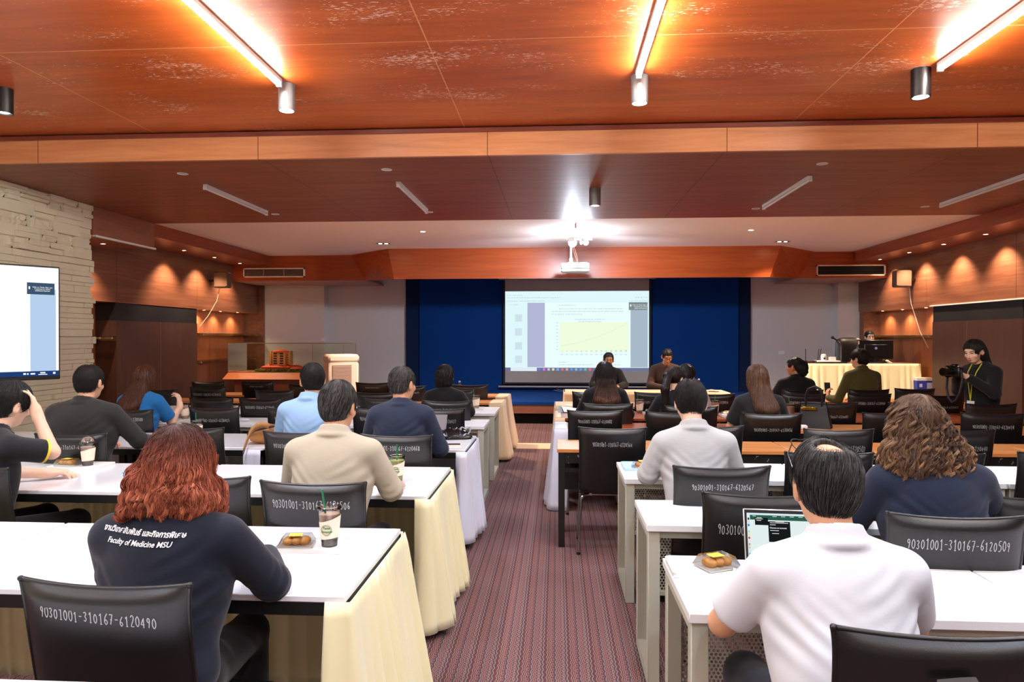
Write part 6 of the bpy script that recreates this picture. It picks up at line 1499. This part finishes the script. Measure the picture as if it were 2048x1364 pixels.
# 16 ---- black bun
p = person('person with dark curly low bun, glasses and black jacket, face turned left', 3.03, 8.95, 1.331, female=True, lean=.07, hyaw=48, hpitch=.05, topm=BLK, style='jacket', res=.011, skin=SKD, w=.18)
T = p['T']; F = capfield(p, .008, .011, ((-.2, -.28, 1.0), (.3, .25, 1.4))); n = p['Rm']@PIN([0, .75, -.66]); F.cut(n, n@T((0, .05, 0))); F.ell(T((0, -.10, -.01)), (.075, .07, .08), .02); F.ell(T((-.01, -.11, -.06)), (.06, .06, .06), .02)
for q in (-1, 1): F.ell(T((q*.085, .0, -.03)), (.03, .035, .04), .01, p['Rm'], True)
F.noise(.004, 60, 5); hairmesh(F, HB, p['root'], 1500, .06, 7, .0012, (.006, .03), .006, 20, stiff=.4); glasses_on(p, m='chrome')
# 17 ---- olive shirt
p = person('person in olive long-sleeved shirt holding up a phone, right of the aisle', 3.90, 9.05, 1.426, lean=.08, hyaw=30, hpitch=.1, topm=cloth('olive_cotton', (74, 70, 34)), w=.19, res=.01, fat=.06, rz=8,
           armL=((-.27, .16, .80), (-.30, .34, .80), (.1, .45, .7), (.9, .1, 0)))
hair_short(p, HB, 1800, .05, .0012, .02, seed=21, res=.006); glasses_on(p)
tag(MB().box(-.036, .036, -.004, .004, -.07, .07, bev=.003).build('phone', M['plb'], loc=(3.585, 9.46, .93), rot=(rad(-20), 0, rad(-10))), 'dark phone held by the person in olive shirt', 'phone')
# 18 ---- operator behind the monitor
p = person('person with pulled-back dark hair facing the room behind the black monitor', 5.99, 13.83, 1.707, rz=176, female=True, lean=.06, hpitch=.05, topm=BLK, style='jacket', res=.012, skin=SKF, base=.41,
           armL=((-.24, .24, .76), (-.14, .56, .745), (.1, 1, -.1), (0, 0, -1)), armR=((.27, .24, .76), (.46, .62, .745), (.3, 1, -.1), (0, 0, -1)))
hair_short(p, HB, 600, .05, .0015, .012, seed=22, res=.008, low=-.04)
MB().sph(p['T']((0, -.11, .03)), .045, 8).build('hair_bun', HB, p['root'])
# 19 ---- photographer, standing
p = person('person in black standing by the right wall, looking down at a camera in both hands', 4.36, 7.42, 1.569, rz=112, female=True, stand=True, lean=.02, hpitch=.35, hx=0, hyaw=6, w=.158, topm=cloth('black_blazer', (20, 21, 24)), style='jacket', res=.0085, hres=.005, skin=SKF,
           armL=((-.20, .10, 1.04), (-.085, .29, 1.19), (.35, .55, .35), (.3, .0, 1)), armR=((.20, .08, 1.04), (.08, .27, 1.22), (-.2, .6, .35), (-.9, .2, 0)), handL=dict(curl=.45, thumb=.9), handR=dict(curl=.6, thumb=.8))
T = p['T']; c = p['c']; F = capfield(p, .006, .013, ((-.2, -.3, 1.15), (.2, .2, 1.62))); F.ell(T((0, -.05, -.03)), (.085, .07, .10), .03, p['Rm']); F.cone(T((0, -.07, -.06)), PIN([0, -.075, 1.25]), .07, .055, .04); F.ell(T((0, .125, -.055)), (.064, .075, .115), .02, p['Rm'], True)
for q in (-1,): F.ell(T((q*.09, .012, -.02)), (.03, .03, .04), .01, p['Rm'], True)
hairmesh(F, HB, p['root'], 3500, .18, 9, .0009, (.002, .08), .005, 23, stiff=.5)
F = Field((-.3, -.3, 0), (.3, .35, 1.0), .012)
for q in (-1, 1): F.cone((q*.075, 0, .88), (q*.08, .02, .48), .09, .062, .03); F.cone((q*.08, .02, .48), (q*.085, -.01, .1), .06, .05, .02)
F.ell((0, 0, .9), (.15, .12, .1), .04); part(F, 'trousers', FM['black'], p['root'])
b = MB()
for q in (-1, 1): b.sph((q*.085, .05, .05), (.045, .13, .05), 8)
b.build('shoes', M['plb'], p['root'])
MB().tube([(-.05, .075, 1.33), (-.045, .145, 1.24), (-.02, .17, 1.12), (.0, .165, .95)], .005, 6).tube([(.05, .075, 1.33), (.045, .145, 1.24), (.02, .17, 1.12), (.0, .165, .95)], .005, 6).build('lanyard', mat('lime_ribbon', (200, 200, 40), .6), p['root'])
MB().box(-.04, .04, .160, .164, .86, .95).build('name_badge', M['plw'], p['root'])
t = thing('camera', 'black camera with long lens and hanging neck strap, held by the standing person', 'camera', (4.36, 7.42, 0), rad(112))
MB().box(-.07, .07, .34, .41, 1.20, 1.30, bev=.01).box(-.03, .03, .35, .42, 1.295, 1.33, bev=.01).box(.04, .075, .36, .44, 1.19, 1.31, bev=.012).build('body', M['plb'], t)
MB().lathe([(.034, 0), (.036, .05), (.042, .1), (.042, .13)], (0, .41, 1.25), 24, ax='y').build('lens_barrel', mat('lens_black', (10, 10, 11), .25), t)
MB().lathe([(.036, .131), (.001, .131)], (0, .41, 1.25), 24, ax='y', cap=False).build('front_glass', M['shelfglass'], t)
MB().tube([(-.07, .38, 1.27), (-.10, .40, 1.18), (-.09, .42, 1.05), (-.05, .42, .97), (.0, .41, .94), (.05, .4, .98), (.08, .39, 1.08), (.075, .38, 1.26)], .011, 8).build('neck_strap', mat('strap_black', (34, 26, 30), .7), t)
MB().box(-.03, -.0, .338, .34, 1.22, 1.26).build('rear_screen', emis('camera_screen', (210, 230, 240), .8), t)
# 20 ---- curly brown hair, navy jacket
p = person('person with long curly highlighted brown hair in navy jacket, right block', 1.52, 2.83, 1.34, female=True, w=.196, lean=.10, hx=-.03, hpitch=.15, topm=NAVY2, style='jacket', res=.0075, fat=.05,
           armR=((.30, .20, .86), (.16, .44, .80), (-.6, .8, 0), (0, 0, -1)), armL=((-.27, .2, .82), (-.12, .44, .79), (.6, .8, 0), (0, 0, -1)))
CUR = hairmat('highlighted_curly_hair', (56, 38, 28), (110, 80, 60), (190, 146, 104), .45)
T = p['T']; F = capfield(p, .006, .020, ((-.27, -.22, .93), (.27, .2, 1.48)))
F.ell(T((0, -.04, -.02)), (.115, .085, .10), .05); F.ell(T((0, -.06, -.11)), (.155, .08, .10), .05); F.ell(T((-.08, -.05, -.17)), (.075, .07, .08), .04); F.ell(T((.10, -.05, -.17)), (.08, .07, .09), .04); F.ell(T((.02, -.06, -.18)), (.09, .06, .08), .04)
F.ell(T((0, .14, -.05)), (.07, .08, .13), .02, None, True)
F.noise(.005, 36, 4, (1, 1, .5)); ct = T((0, 0, .09))[2]
cu = lambda P: np.stack([.15+.85*lower(P, ct, ct-.25), 0*P[:, 0]+1], 1)
hairmesh(F, CUR, p['root'], 4500, .16, 14, .0009, (.006, .06), .006, 24, tone=cu, stiff=.5)
locks(F, CUR, p['root'], 300, 24, .17, 20, .0009, (.0125, .062), 32, cu, .0065, keep=lambda V: V[:, 2] < ct+.02)
# 21 ---- balding man in white polo
p = person('person in white polo shirt with balding crown, at the open laptop', .75, 1.80, 1.296, lean=.115, hpitch=.22, topm=cloth('white_pique', (212, 214, 220), bump=.1, bscale=700), sleeve='short', w=.185, res=.0075, hres=.0055, skin=SK, fat=.08,
           armL=((-.27, .24, .775), (-.08, .50, .785), (.5, .85, 0), (0, 0, -1)), armR=((.27, .26, .77), (.13, .50, .785), (-.5, .85, 0), (0, 0, -1)), pants=cloth('navy_trousers', (26, 30, 38)))
hair_short(p, HG, 13000, .032, .00055, .016, bald=((.006, -.055, .108), (.048, .045, .036)), seed=25, low=-.05, tone=lambda P: np.stack([0*P[:, 0]+.35, 0*P[:, 0]+1], 1), res=.0045, lift=.010)
b = MB(); T = p['T']
for q in (-1, 1): b.tube([T((q*.03+.03*math.cos(a), .075+.012*math.sin(a), .115+.02*math.sin(a)+.012*abs(math.cos(a)))) for a in np.linspace(0, 6.28, 17)], .0016, 6, cap=False); b.tube([T((q*.06, .075, .12)), T((q*.09, .02, .09)), T((q*.092, -.02, .05))], .002, 6)
b.build('raised_glasses', M['plb'], p['root'])
MB().tube([T((-.084, -.03, .03)), T((-.086, -.028, -.01))], .0016, 6).build('glasses_arm', M['chrome'], p['root'])
# every mesh keeps a real material
for o in S.objects:
    if o.type == 'MESH' and not o.data.materials: o.data.materials.append(M['plw'])
